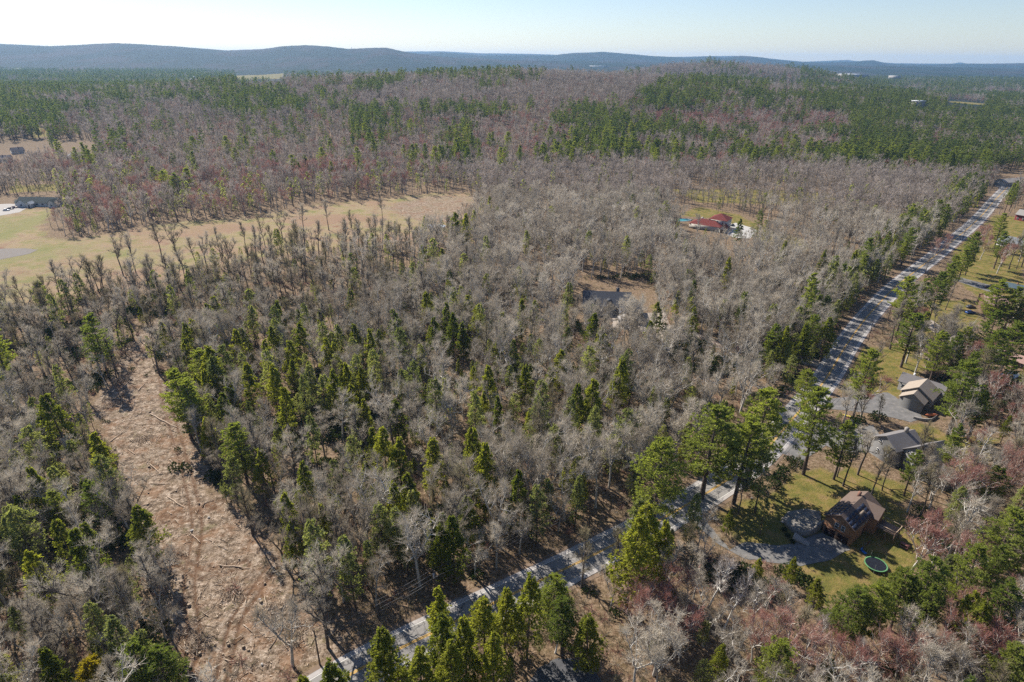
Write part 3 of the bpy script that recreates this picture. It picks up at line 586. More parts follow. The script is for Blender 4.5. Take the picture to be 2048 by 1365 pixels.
gx, gy, _ = proj(x, y, 5 + 0*x); W = comp(gx, gy, x, y); eg = W[:, K.index('spruce_tree')] + W[:, K.index('hemlock_tree')]
ok &= r.random(len(x)) < .35 + eg
for i in np.nonzero(ok)[0]:
    u = r.random(); kk = 'spruce_tree' if u < .25 + .45*eg[i] else ('hemlock_tree' if u < .32 + .75*eg[i] else 'slender_tree'); ex.append((K.index(kk), x[i], y[i], .32 + .28*r.random(), r.random()*6.28, 0))
trees = np.concatenate([hero, trees, np.array(ex)])
# the brown house and its drive stand in the sun: no crown towards the sun within its shadow's reach
sdx, sdy = math.cos(SUN_AZ), math.sin(SUN_AZ); kp = np.ones(len(trees), bool)
for (hx_, hy_), wd_ in ((A(1700, 1050), 8.5), (A(1745, 1120), 6.0)):
    ax = (trees[:, 1] - hx_)*sdx + (trees[:, 2] - hy_)*sdy; ay = np.abs(-(trees[:, 1] - hx_)*sdy + (trees[:, 2] - hy_)*sdx); kp &= ~((ax > -3) & (ax < 25) & (ay < wd_) & np.isin(trees[:, 0], [K.index(k) for k in ('pine_tree', 'hemlock_tree', 'spruce_tree', 'bare_tree', 'maple_tree')]))
trees = trees[kp]
print('trees', len(trees))
gz = height(trees[:, 1], trees[:, 2]); dist = np.sqrt(trees[:, 1]**2 + trees[:, 2]**2 + (CAMH - gz)**2)
TPX, TPY, _ = proj(trees[:, 1], trees[:, 2], gz + 8*trees[:, 3])
seen = (TPX > -60) & (TPX < 2110) & (TPY < 1440)
size = KH = np.array([H0[k] for k in K])[trees[:, 0].astype(int)]*trees[:, 3]/dist*np.where(seen, 1, .001)
LAND = []     # (name, x, y): filled in below, used for the trees' labels
def lm(name, px, py): LAND.append((name,) + A(px, py))
lm('brown solar-roofed house', 1690, 1070); lm('trampoline', 1750, 1132); lm('grey house with the big garage', 1840, 800); lm('grey twin-gabled house', 1795, 915); lm('red-roofed house', 1415, 445)
lm('dark slate-roofed house', 1210, 600); lm('long white building', 70, 405); lm('transformer pole', 873, 1205); lm('cul-de-sac', 1140, 1350); lm('puddle', 870, 452); lm('top of the logged clearing', 320, 680); lm('middle of the logged clearing', 330, 950)
lm('bottom of the logged clearing', 450, 1280); lm('low end of the road', 700, 1340); lm('bend of the road', 1360, 1030); lm('far end of the road', 1960, 430); lm('meadow edge', 560, 520); lm('reddish-roofed house', 1985, 600); lm('middle of the wood', 800, 800); lm('middle of the road', 1735, 630)
def make_trees():
    idx_all = np.arange(len(trees)); done = np.zeros(len(trees), bool); count = {}
    ORD = ['nearest', 'second nearest', 'third nearest', 'fourth nearest', 'fifth nearest', 'sixth nearest', 'seventh nearest', 'eighth nearest', 'ninth nearest', 'tenth nearest']
    for ki, kn in enumerate(K):
        sel = idx_all[trees[:, 0] == ki]; lim = 300
        sel = sel[np.argsort(-size[sel])][:lim]; sel = sel[(size[sel] > .012)]
        tx, ty = trees[sel, 1], trees[sel, 2]; L = np.array([[a, b] for _, a, b in LAND])
        D = np.hypot(tx[:, None] - L[:, 0], ty[:, None] - L[:, 1]); li = D.argmin(1); lab = [''] * len(sel)
        dx = tx - L[li, 0]; dy = ty - L[li, 1]; sec = np.where(np.abs(dy) > np.abs(dx), np.where(dy > 0, 0, 1), np.where(dx > 0, 2, 3))
        for l in range(len(L)):
            for s in range(4):
                m = np.nonzero((li == l) & (sec == s))[0]; m = m[np.argsort(D[m, l])]
                for n, q in enumerate(m):
                    o = ORD[n] if n < 10 else '%dth nearest' % (n+1) if n+1 not in (21,22,23,31,32,33,41,42,43) else '%d%s nearest' % (n+1, {1: 'st', 2: 'nd', 3: 'rd'}[(n+1) % 10])
                    lab[q] = '%s, %s %s the %s' % (LABELS[kn][0], o, ['behind', 'in front of', 'right of', 'left of'][s], LAND[l][0])
        for q, i in enumerate(sel):
            _, x, y, s, rz, _k = trees[i]; v = FULL[kn][(i*7) % len(FULL[kn])]
            e = empty({'bare_tree': 'oak_tree', 'dark_tree': 'bare_tree', 'slender_tree': 'young_tree'}.get(kn, kn), (x, y, float(gz[i])), rz); sz = s*(1 + .12*math.sin(i*1.7))*(1.36 if _k and kn == 'pine_tree' else (1.12 if _k and 'hemlock' in kn else 1)); e.scale = (sz, sz, s)
            tag(e, lab[q], LABELS[kn][1], {'bare_tree': 'grey bare trees of the wood', 'dark_tree': 'dark-barked bare trees', 'maple_tree': 'red-budding trees', 'slender_tree': 'slender bare trees', 'pine_tree': 'tall pines', 'hemlock_tree': 'conical evergreens', 'spruce_tree': 'dull green evergreens', 'birch_tree': 'white birches', 'yellow_tree': 'yellow trees'}[kn])
            t = bpy.data.objects.new('trunk', v[0]); t.parent = e; COL.objects.link(t)
            c = bpy.data.objects.new('crown', v[1]); c.parent = e; COL.objects.link(c)
        done[sel] = True; count[kn] = len(sel)
    print('individual trees', count)
    rest = ~done
    for nm, ks, lb in (('bare_woodland', ('bare_tree', 'dark_tree', 'slender_tree', 'maple_tree', 'birch_tree'), 'grey and reddish leafless woodland stretching back to the ridge'), ('evergreen_woodland', ('pine_tree', 'hemlock_tree', 'spruce_tree'), 'green pines and other evergreens spread through the far woodland')):
        P, S, Rz, I, protos = [], [], [], [], []
        for kn in ks:
            ki = K.index(kn)
            for dset, lo, hi in ((FULL, 0, 190), (MID, 190, 520), (LOW, 520, 1e9)):
                m = np.nonzero(rest & (trees[:, 0] == ki) & (dist >= lo) & (dist < hi))[0]
                if not len(m): continue
                if dset is FULL:
                    ms = MID[kn]
                else: ms = dset[kn]
                b = len(protos); protos += ms
                P.append(np.c_[trees[m, 1], trees[m, 2], gz[m] - .1]); S.append(trees[m, 3]); Rz.append(trees[m, 4]); I.append(b + (m*7) % len(ms))
        scatter(nm, np.concatenate(P), np.concatenate(S), np.concatenate(Rz), np.concatenate(I), protos, lb)
def scatter(name, P, S, Rz, I, protos, label):
    """one object: its points carry copies of the shapes in protos"""
    col = bpy.data.collections.new(name + '_shapes')
    for i, me in enumerate(protos): col.objects.link(bpy.data.objects.new('shape_%03d' % i, me))
    me = bpy.data.meshes.new(name); me.vertices.add(len(P)); me.vertices.foreach_set('co', P.astype(np.float32).ravel()); me.update()
    for an, ty, d in (('size', 'FLOAT', S), ('pick', 'INT', I)):
        a = me.attributes.new(an, ty, 'POINT'); a.data.foreach_set('value', np.asarray(d, np.float32 if ty == 'FLOAT' else np.int32))
    a = me.attributes.new('turn', 'FLOAT_VECTOR', 'POINT'); a.data.foreach_set('vector', np.c_[np.zeros((len(P), 2)), Rz].astype(np.float32).ravel())
    o = bpy.data.objects.new(name, me); COL.objects.link(o)
    g = bpy.data.node_groups.new(name, 'GeometryNodeTree'); g.interface.new_socket('Geometry', in_out='INPUT', socket_type='NodeSocketGeometry'); g.interface.new_socket('Geometry', in_out='OUTPUT', socket_type='NodeSocketGeometry')
    N = g.nodes.new; gi = N('NodeGroupInput'); go = N('NodeGroupOutput'); ip = N('GeometryNodeInstanceOnPoints'); ci = N('GeometryNodeCollectionInfo')
    ci.inputs['Collection'].default_value = col; ci.inputs['Separate Children'].default_value = True; ci.inputs['Reset Children'].default_value = True
    ip.inputs['Pick Instance'].default_value = True; Lk = g.links.new
    def attr(n, t): x = N('GeometryNodeInputNamedAttribute'); x.data_type = t; x.inputs['Name'].default_value = n; return [s for s in x.outputs if s.enabled and s.name == 'Attribute'][0]
    Lk(gi.outputs[0], ip.inputs['Points']); Lk(ci.outputs[0], ip.inputs['Instance']); Lk(attr('pick', 'INT'), ip.inputs['Instance Index'])
    Lk(attr('turn', 'FLOAT_VECTOR'), ip.inputs['Rotation']); Lk(attr('size', 'FLOAT'), ip.inputs['Scale']); Lk(ip.outputs[0], go.inputs[0])
    md = o.modifiers.new('copies', 'NODES'); md.node_group = g
    return tag(o, label, kind='stuff')
GROUND = make_ground()
make_trees()
# ------------------------------------------------------------------ roads, drives, yards
def mat_asphalt(name, c1, c2, c3, crack=True):
    g = NG(name, .85, .25); P = g.coord(); f = g.noise(.5, P, 5, .7); f2 = g.noise(6, P, 3, .8)
    c = g.ramp(f, [(.3, c1), (.55, c2), (.75, c3)]); c = g.mix(g.math('MULTIPLY', f2, .35), c, c1)
    if crack:
        mp = g.n('ShaderNodeMapping', Scale=(.18, .18, .18)); nz = g.n('ShaderNodeTexNoise', Scale=.6, Detail=4.0); g.l(P, nz.inputs[0])
        ad = g.n('ShaderNodeVectorMath', operation='MULTIPLY_ADD'); g.l(nz.outputs['Color'], ad.inputs[0]); ad.inputs[1].default_value = (3, 3, 3); g.l(P, ad.inputs[2]); g.l(ad.outputs[0], mp.inputs[0])
        v = g.n('ShaderNodeTexVoronoi', feature='DISTANCE_TO_EDGE', Scale=1.0); g.l(mp.outputs[0], v.inputs[0])
        k = g.ramp(v.outputs['Distance'], [(.0, (1,1,1)), (.018, (.8,.8,.8)), (.03, (0,0,0))]); c = g.mix(g.math('MULTIPLY', k, .8), c, (.05,.05,.052))
    g.col(c); return g.m
M_road = mat_asphalt('road_asphalt', (.18,.172,.165), (.235,.225,.215), (.29,.28,.265)); M_drive = mat_asphalt('drive_asphalt', (.10,.10,.10), (.17,.165,.16), (.25,.23,.22), False)
M_dark = mat_asphalt('dark_asphalt', (.055,.057,.065), (.085,.087,.095), (.12,.12,.12), False); M_conc = simple('pale_concrete', (.27,.255,.24), var=.12)
M_white = simple('white_road_paint', (.62,.61,.58), var=.15, scale=2); M_yellow = simple('yellow_road_paint', (.50,.30,.06), var=.2, scale=2)
M_gravel = simple('gravel', (.30,.26,.22), var=.25, scale=4)
def strip(name, L, R, z, mat, parent=None):
    mb = MB(); P = np.stack([np.c_[R, np.full(len(R), z)], np.c_[L, np.full(len(L), z)]]); mb.grid(P[::1].transpose(1, 0, 2)); o = mb.build(name, mat, parent)
    return o
def road():
    c = ROADC; n = ROADN; wd = np.full((len(c), 1), 4.9); r = np.random.default_rng(3)
    base = strip('road', c + n*(wd + .15*r.normal(size=wd.shape)), c - n*(wd + .15*r.normal(size=wd.shape)), .10, M_road); tag(base, 'grey cracked asphalt road running diagonally through the woods', kind='structure')
    for off, w_, m, nm in ((3.7, .07, M_white, 'white_edge_line'), (-3.7, .07, M_white, 'white_edge_line'), (.18, .12, M_yellow, 'yellow_centre_line'), (-.18, .12, M_yellow, 'yellow_centre_line')):
        o = strip(nm, c + n*(off + w_), c + n*(off - w_), .106, m, base)
    for q in (1, -1): o = strip('pale_shoulder', c + n*(q*4.35 + .45), c + n*(q*4.35 - .45), .103, simple('pale_shoulder_asphalt', (.34,.32,.31), var=.2, scale=.7), base)
    sh = strip('road_verge', c + n*6.0, c - n*6.0, .03, simple('verge_leaves', (.175,.125,.088), var=.35, scale=.5)); tag(sh, 'leaf-covered verge along both sides of the road', kind='structure')
def sheet(name, poly, z, mat, label, h=None):
    P = np.asarray(poly, float); n = len(P); pts = []
    for i in range(n):
        for t in np.linspace(0, 1, 6)[:-1]: pts.append(P[i]*(1-t) + P[(i+1) % n]*t)
    pts = np.array(pts); me = bpy.data.meshes.new(name); import bmesh
    bm = bmesh.new(); r = np.random.default_rng(len(name)); vs = [bm.verts.new((p[0] + r.normal()*.12, p[1] + r.normal()*.12, z)) for p in pts]; f = bm.faces.new(vs)
    if f.normal.z < 0: bmesh.ops.reverse_faces(bm, faces=[f])
    bmesh.ops.triangulate(bm, faces=bm.faces[:]); bm.to_mesh(me); bm.free(); me.materials.append(mat)
    o = bpy.data.objects.new(name, me); COL.objects.link(o); return tag(o, label, kind='structure')
def W(*p): return px2w(p)
road()
sheet('driveway', W((1460,1100),(1490,1085),(1560,1092),(1600,1085),(1612,1075),(1645,1066),(1692,1092),(1700,1100),(1655,1122),(1600,1132),(1540,1125),(1490,1118),(1440,1092),(1392,1050),(1385,1035),(1405,1030),(1425,1060)), .07, M_drive, 'grey asphalt driveway in front of the brown house garage')
sheet('driveway', W((1650,800),(1690,795),(1740,790),(1775,785),(1800,800),(1838,826),(1845,838),(1820,845),(1760,830),(1700,822),(1650,818)), .07, M_drive, 'pale grey driveway leading to the grey garage')
sheet('driveway', W((1560,905),(1590,862),(1640,845),(1700,862),(1745,850),(1760,870),(1740,905),(1700,905),(1650,892),(1600,925)), .065, M_drive, 'grey drive and turning area left of the twin-gabled house')
sheet('driveway', W((1340,650),(1330,625),(1262,628),(1225,632),(1225,655),(1280,665),(1400,690),(1640,735),(1640,722),(1420,675)), .06, M_gravel, 'sandy drive winding through the wood to the slate-roofed house')
sheet('concrete_drive', W((1455,452),(1470,446),(1500,455),(1515,462),(1500,478),(1470,476),(1455,470)), .07, simple('white_concrete', (.40,.39,.37), var=.05), 'bright white concrete forecourt beside the red-roofed house')
sheet('cul_de_sac', W((1060,1365),(1075,1338),(1110,1318),(1150,1318),(1185,1335),(1205,1365),(1215,1410),(1060,1420)), .07, M_dark, 'dark asphalt turning circle at the bottom edge')
sheet('car_park', W((-80,412),(20,408),(60,412),(40,425),(0,432),(-80,440)), .07, M_conc, 'pale car park beside the long white building')
sheet('side_street', W((-80,335),(0,327),(60,318),(92,314),(94,317),(60,325),(0,338),(-80,350)), .07, M_conc, 'pale street seen between trees at the far left')
sheet('side_street', W((1990,372),(2048,350),(2120,340),(2120,349),(2048,360),(2005,380)), .07, M_drive, 'side street leaving the far end of the road')
sheet('driveway', W((1846,645),(1862,640),(1905,668),(1950,690),(1965,700),(1940,702),(1900,684),(1862,662)), .07, M_gravel, 'pinkish gravel drive behind the pines on the right')
sheet('driveway', W((1920,555),(1985,572),(2010,582),(1990,588),(1935,570),(1905,560)), .07, M_drive, 'grey drive beside the reddish-roofed house')
sheet('puddle', W((855,450),(880,449),(893,452),(888,456),(862,455)), .05, simple('still_water', (.45,.5,.55), rough=.08, spec=.8, var=.02), 'small bright puddle lying in the cleared ground')
sheet('scraped_ground', W((-60,505),(0,498),(50,497),(76,500),(60,508),(0,520),(-60,525)), .05, simple('grey_gravel', (.115,.10,.09), var=.3, scale=.5), 'grey gravel patch in the meadow at the left edge')
# ------------------------------------------------------------------ houses
M_glass = simple('window_glass', (.03,.035,.045), rough=.12, spec=.6, var=.05); M_trim = simple('white_trim', (.68,.67,.64), var=.04)
def shingle(name, c, s=1.0):
    g = NG(name, .9, .15); P = g.coord(True); n1 = g.noise(.8, P, 4, .7); n2 = g.noise(7*s, P, 3, .8)
    wv = g.n('ShaderNodeTexWave', Scale=2.2*s, Distortion=1.0); wv.bands_direction = 'Z'; g.l(P, wv.inputs[0])
    k = g.mix(n1, tuple(x*.72 for x in c), tuple(x*1.25 for x in c)); k = g.mix(g.math('MULTIPLY', n2, .4), k, tuple(x*.6 for x in c)); k = g.mix(g.math('MULTIPLY', wv.outputs['Fac'], .18), k, tuple(x*.6 for x in c)); g.col(k); return g.m
def siding(name, c):
    g = NG(name, .8, .2); P = g.coord(True); wv = g.n('ShaderNodeTexWave', Scale=3.2, Distortion=.2); wv.bands_direction = 'Z'; g.l(P, wv.inputs[0])
    n1 = g.noise(1.3, P, 4, .7); k = g.mix(n1, tuple(x*.8 for x in c), tuple(min(1, x*1.15) for x in c)); k = g.mix(g.math('MULTIPLY', wv.outputs['Fac'], .22), k, tuple(x*.65 for x in c)); g.col(k); return g.m
def gable(parent, x0, x1, y0, y1, h, rh, axis, wall, roof, over=.45, z0=0.0, names=('wall', 'roof')):
    """axis 'y': the ridge runs along y"""
    mb = MB(); xm = (x0+x1)/2; ym = (y0+y1)/2
    if axis == 'y': a = [(x0,y0),(x1,y0),(x1,y1),(x0,y1)]; pk = [(xm,y0,h+rh),(xm,y1,h+rh)]
    else: a = [(x0,y0),(x1,y0),(x1,y1),(x0,y1)]; pk = [(x0,ym,h+rh),(x1,ym,h+rh)]
    lo = np.array([(x,y,z0) for x, y in a]); hi = np.array([(x,y,h) for x, y in a]); mb.grid(np.stack([lo, hi]), 0, True)
    if axis == 'y': mb.tris([hi[0], hi[1], pk[0]]); mb.tris([hi[2], hi[3], pk[1]])
    else: mb.tris([hi[1], hi[2], pk[1]]); mb.tris([hi[3], hi[0], pk[0]])
    wl = mb.build(names[0], wall, parent)
    rb = MB(); th = .18
    def slab(A_, B_, C_, D_):   # eave A B, ridge C D  (A->B along eave; C above B)
        P = np.array([A_, B_, C_, D_], float); up = np.array([0, 0, th]); T = P + up
        rb.quads([T]); rb.quads([P[::-1]])
        for i in range(4): j = (i+1) % 4; rb.quads([[P[i], P[j], T[j], T[i]]])
    sl_ = rh/((x1-x0)/2 if axis == 'y' else (y1-y0)/2); dz = over*sl_; e = .02
    if axis == 'y':
        slab((x0-over,y1+over,h-dz+e),(x0-over,y0-over,h-dz+e),(xm,y0-over,h+rh+e),(xm,y1+over,h+rh+e)); slab((x1+over,y0-over,h-dz+e),(x1+over,y1+over,h-dz+e),(xm,y1+over,h+rh+e),(xm,y0-over,h+rh+e))
    else:
        slab((x0-over,y0-over,h-dz+e),(x1+over,y0-over,h-dz+e),(x1+over,ym,h+rh+e),(x0-over,ym,h+rh+e)); slab((x1+over,y1+over,h-dz+e),(x0-over,y1+over,h-dz+e),(x0-over,ym,h+rh+e),(x1+over,ym,h+rh+e))
    return wl, rb.build(names[1], roof, parent)
def hip(parent, x0, x1, y0, y1, h, rh, wall, roof, over=.6, z0=0):
    mb = MB(); mb.box((x0,y0,z0), (x1,y1,h)); wl = mb.build('wall', wall, parent); rb = MB(); o = over; hw = min(x1-x0, y1-y0)/2
    c = [(x0-o,y0-o,h+.02),(x1+o,y0-o,h+.02),(x1+o,y1+o,h+.02),(x0-o,y1+o,h+.02)]
    if x1-x0 >= y1-y0: r1 = (x0+hw,(y0+y1)/2,h+rh); r2 = (x1-hw,(y0+y1)/2,h+rh); rb.quads([[c[0],c[1],r2,r1],[c[2],c[3],r1,r2]]); rb.tris([[c[1],c[2],r2],[c[3],c[0],r1]])
    else: r1 = ((x0+x1)/2,y0+hw,h+rh); r2 = ((x0+x1)/2,y1-hw,h+rh); rb.quads([[c[1],c[2],r2,r1],[c[3],c[0],r1,r2]]); rb.tris([[c[0],c[1],r1],[c[2],c[3],r2]])
    rb.quads([[c[3],c[2],c[1],c[0]]]); return wl, rb.build('roof', roof, parent)
def opening(wall, face, u, z, w_, h_, y, name='window', glass=None, frame=None):
    """face: 'f' y-min, 'b' y-max, 'l' x-min, 'r' x-max ; y = the plane's coordinate"""
    def bx(mb, u0, u1, z0, z1, d0, d1):
        s = -1 if face in 'fl' else 1; a, b = sorted((y + s*d0, y + s*d1))
        mb.box((u0, a, z0), (u1, b, z1)) if face in 'fb' else mb.box((a, u0, z0), (b, u1, z1))
    if name == 'garage_door' or name == 'door':
        m = MB(); bx(m, u-w_/2, u+w_/2, z, z+h_, 0, .05)
        for k in range(1, 4): bx(m, u-w_/2+.06, u+w_/2-.06, z+h_*k/4+.03, z+h_*(k+1)/4-.03 if k < 3 else z+h_-.05, .05, .075)
        d = m.build(name, glass or M_glass, wall); hm = MB(); bx(hm, u-.12, u+.12, z+.9, z+1.0, .08, .13); hm.build('handle', M_trim, d); return d
    m = MB(); t = .09
    for a in ((u-w_/2-t, u-w_/2, z-t, z+h_+t), (u+w_/2, u+w_/2+t, z-t, z+h_+t), (u-w_/2, u+w_/2, z-t, z), (u-w_/2, u+w_/2, z+h_, z+h_+t), (u-w_/2, u+w_/2, z+h_/2-.03, z+h_/2+.03)): bx(m, *a, 0, .07)
    f = m.build('window', frame or M_trim, wall); g = MB(); bx(g, u-w_/2, u+w_/2, z, z+h_, 0.003, .03); g.build('pane', glass or M_glass, f); return f
def frame2(p, q):
    a = math.atan2(q[1]-p[1], q[0]-p[0]); return (p[0], p[1], 0), a
# --- brown house with solar panels
M_cedar = siding('cedar_siding', (.27,.16,.10)); M_brroof = shingle('brown_shingles', (.16,.12,.10)); M_door = simple('dark_brown_door', (.035,.02,.018)); M_band = siding('darker_cedar', (.20,.095,.055))
loc, az = frame2(A(1643,1064), A(1692.6,1091.6)); BH = empty('brown_house', loc, az); tag(BH, 'brown wooden house with solar panels and two garage doors, lower right', 'house')
wl, rf = gable(BH, 0, 6.9, 0, 14.2, 5.6, 2.1, 'y', M_cedar, M_brroof, .5); wl2, rf2 = gable(BH, 3.2, 8.6, 9.4, 13.6, 5.2, 2.0, 'x', M_cedar, M_brroof, .5)
b = MB(); b.box((-.03,-.05,2.55), (6.93,-.003,3.0)); b.build('trim_board', M_band, wl)
for u in (1.85, 5.05): opening(wl, 'f', u, 0.02, 2.6, 2.25, 0, 'garage_door', M_door)
for u in (3.0, 4.55): opening(wl, 'f', u, 3.35, .75, 1.5, 0)
for u, z in ((3.2, 4.1), (4.6, 4.1), (6.4, 3.6), (8.2, 3.6)): opening(wl, 'r', u, z, .9, 1.0, 6.9)
opening(wl, 'r', 7.3, .02, 1.0, 2.1, 6.9, 'door', M_door)
M_solar = simple('solar_cells', (.014,.02,.042), rough=.35, spec=.35, var=.1)
def panels(side, cells):
    ang = math.atan2(2.1, 3.45); L = math.hypot(2.1+.3, 3.95)
    for (i, j) in cells:
        m = MB(); w_, l_ = 1.05, 1.62
        if side < 0: ox = -.35 + i*.0; M_ = Matrix.Translation((0-.45, 0, 5.6-.27+.24)) @ Matrix.Rotation(-ang, 4, 'Y')
        else: M_ = Matrix.Translation((6.9+.45, 0, 5.6-.27+.24)) @ Matrix.Rotation(ang, 4, 'Y') @ Matrix.Scale(-1, 4, (1, 0, 0))
        a0 = .12 + i*(w_+.03); b0 = -.3 + j*(l_+.03)
        if side < 0: m.box((a0, b0, 0), (a0+w_, b0+l_, .05), 0, M_)
        else:
            M2 = Matrix.Translation((6.9+.45, 0, 5.6-.27+.24)) @ Matrix.Rotation(ang, 4, 'Y'); m.box((-a0-w_, b0, 0), (-a0, b0+l_, .05), 0, M2)
        m.build('solar_panel', M_solar, rf)
M_tan0 = simple('skylight_frame', (.3,.24,.18)); panels(-1, [(i, j) for i in range(4) for j in range(4)]); panels(1, [(i, j) for i in range(3) for j in range(6) if not (i == 1 and j in (3, 4))])
b = MB(); b.box((5.2,5.1,6.2), (6.0,7.6,6.75)); b.build('skylight', M_tan0, rf)
b = MB(); b.box((2.2,11.2,6.8), (2.9,11.9,8.6)); b.build('chimney', simple('brick_brown', (.22,.12,.09)), rf)
dk = empty('wooden_deck', (0,0,0)); dk.matrix_world = BH.matrix_world; dk.location = loc; dk.rotation_euler = (0,0,az); tag(dk, 'raised wooden deck with pale rail behind the brown house', 'deck')
M_wood = simple('weathered_deck_wood', (.24,.17,.13)); M_rail = simple('pale_rail_wood', (.50,.38,.26))
b = MB(); b.box((8.8,9.4,2.7), (13.4,13.4,2.85)); b.build('deck_floor', M_wood, dk)
for x, y in ((13.2,9.6),(13.2,13.2),(11.2,9.6),(9.4,13.2)): b = MB(); b.box((x-.08,y-.08,0), (x+.08,y+.08,3.85)); b.build('post', M_wood, dk)
for a_, c_ in (((9.1,9.42,3.75),(13.4,9.54,3.85)),((13.3,9.56,3.75),(13.42,13.28,3.85)),((9.1,13.3,3.75),(13.4,13.42,3.85)),((9.1,9.42,3.2),(13.4,9.5,3.28))): b = MB(); b.box(a_, c_); b.build('rail', M_rail, dk)
# stone retaining wall, patio, steps
M_stone = shingle('dry_stone', (.24,.22,.20), .5); 
pt = smoothline(W((1564,1038),(1572,1052),(1590,1068),(1608,1074),(1630,1066),(1644,1056)), 24, 3); mb = MB(); th = .45
d_ = np.gradient(pt, axis=0); d_ /= np.hypot(*d_.T)[:, None]; nn_ = np.c_[-d_[:, 1], d_[:, 0]]*th; ztop = np.linspace(.5, 2.4, 24); ztop[-6:] = 2.4
P4 = np.stack([np.c_[pt-nn_*.5, np.zeros(24)], np.c_[pt-nn_*.5, ztop], np.c_[pt+nn_*.5, ztop], np.c_[pt+nn_*.5, np.zeros(24)]], 1); mb.grid(P4.transpose(1, 0, 2), 0, False); mb.tris([P4[0][[0,1,2]], P4[0][[0,2,3]], P4[-1][[2,1,0]], P4[-1][[3,2,0]]])
tag(mb.build('stone_wall', M_stone), 'curved dry-stone retaining wall left of the brown house', 'stone wall')
pp = [tuple(p) for p in pt + nn_*.6] + W((1640,1026),(1610,1020),(1575,1026)); mb = MB(); mb.prism([p for p in pp], 0, .45); 
tag(mb.build('patio', mat_asphalt('patio_stones', (.10,.09,.08), (.20,.19,.17), (.33,.31,.29), False)), 'pale raised patio and rock bed above the curved stone wall', kind='structure')
st = empty('stone_steps', (*A(1586,1078), 0), math.radians(-38)); tag(st, 'flight of stone steps curving down beside the retaining wall', 'steps')
for k in range(11): b = MB(); b.box((k*.34, -1.0+.05*k, 0), (k*.34+.36, .9+.05*k, 1.45-k*.13)); b.build('step', simple('step_stone', (.36,.33,.30)) if k == 0 else bpy.data.materials['step_stone'], st)
def box_thing(name, label, cat, px, py, h0, parts, rz=0.0):
    e = empty(name, (*A(px, py), h0), rz); tag(e, label, cat)
    for nm, lo, hi, m in parts: b = MB(); b.box(lo, hi); b.build(nm, m, e)
    return e
# trampoline
tr = empty('trampoline', (*A(1750.5, 1134), 0)); tag(tr, 'round trampoline with green rim and black mat on the lawn', 'trampoline')
th_ = np.linspace(0, 2*math.pi, 41)[:-1]; R1, R2 = 2.55, 2.25
mb = MB(); ring = lambda R_, z: np.stack([R_*np.cos(th_), R_*np.sin(th_), np.full(40, z)], -1)
mb.grid(np.stack([ring(R1,.78), ring(R1,.86), ring(R2,.86), ring(R2,.80)]), 0, True); mb.build('rim', simple('green_pad', (.09,.23,.10), var=.2), tr)
mb = MB(); mb.grid(np.stack([ring(R2-.004,.82), ring(.01,.79)]), 0, True); mb.build('mat', simple('black_mat', (.012,.014,.02), rough=.5), tr)
M_steel = simple('galvanised_steel', (.45,.46,.47), rough=.4, metal=.6); 
for k in range(5): a = k*1.257 + .3; mb = MB(); mb.tube([(R1*math.cos(a)*1.02, R1*math.sin(a)*1.02, 0), (R1*math.cos(a)*1.02, R1*math.sin(a)*1.02, 2.6)], .035, 5); mb.build('pole', M_steel, tr)
# picnic table
pc = empty('picnic_table', (*A(1809,1094), 0), math.radians(-50)); tag(pc, 'reddish-brown wooden picnic table with two benches on the lawn', 'picnic table'); M_red = simple('red_brown_wood', (.27,.12,.10))
mb = MB(); [mb.box((-1.1, -.45+k*.185, .74), (1.1, -.45+k*.185+.165, .79)) for k in range(5)]; mb.build('table_top', M_red, pc)
for s in (-1, 1): mb = MB(); [mb.box((-1.1, s*.92-.14+k*.15, .44), (1.1, s*.92-.01+k*.15, .48)) for k in range(2)]; mb.build('bench', M_red, pc); mb = MB(); mb.tube([(s*.8,-.85,0),(s*.8,-.3,.74)], .05, 4); mb.tube([(s*.8,.85,0),(s*.8,.3,.74)], .05, 4); mb.tube([(s*.8,-1.0,.42),(s*.8,1.0,.42)], .04, 4); mb.build('leg', M_red, pc)
# bicycles and garden things by the brown house
def bicycle(px, py, rz, c, label):
    e = empty('bicycle', (*A(px, py), 0), rz); tag(e, label, 'bicycle', 'bicycles beside the brown house'); fm = simple('bike_paint', c, rough=.4)
    f = MB(); [f.tube([p, q], .03, 4) for p, q in (((-.5,0,.35),(-.1,0,.35)),((-.1,0,.35),(-.25,0,.85)),((-.25,0,.8),(.35,0,.82)),((-.1,0,.35),(.35,0,.8)),((-.5,0,.35),(-.25,0,.8)),((.52,0,.35),(.35,0,.95)))]; f.build('frame', fm, e)
    for x in (-.5, .52): w_ = MB(); t = np.linspace(0, 6.283, 19); w_.tube(np.stack([x + .34*np.cos(t), 0*t, .35 + .34*np.sin(t)], -1), .03, 4); w_.build('wheel', M_glass, e)
    s_ = MB(); s_.box((-.38,-.07,.86), (-.12,.07,.91)); s_.build('saddle', M_glass, e); h_ = MB(); h_.tube([(.33,-.28,1.0),(.35,0,.95),(.33,.28,1.0)], .02, 4); h_.build('handlebar', M_steel, e)
for px, py, rz, c, lb in ((1722,1100,.5,(.03,.10,.35),'blue bicycle, nearest of the bikes to the trampoline'),(1728,1094,.9,(.4,.4,.42),'silver bicycle between the blue and the red bikes'),(1736,1089,.4,(.35,.05,.05),'red bicycle standing by the side door of the brown house')): bicycle(px, py, rz, c, lb)
box_thing('water_tank', 'small blue plastic slide on the shaded lawn by the bikes', 'slide', 1727, 1106, 0, [('chute', (-.25,-.7,.15), (.25,.7,.25), simple('blue_plastic', (.03,.16,.5))), ('ladder', (-.25,.6,0), (.25,.75,.9), bpy.data.materials['blue_plastic']), ('side', (.25,-.7,.15), (.3,.7,.4), bpy.data.materials['blue_plastic'])], .4).name = 'playground_slide'
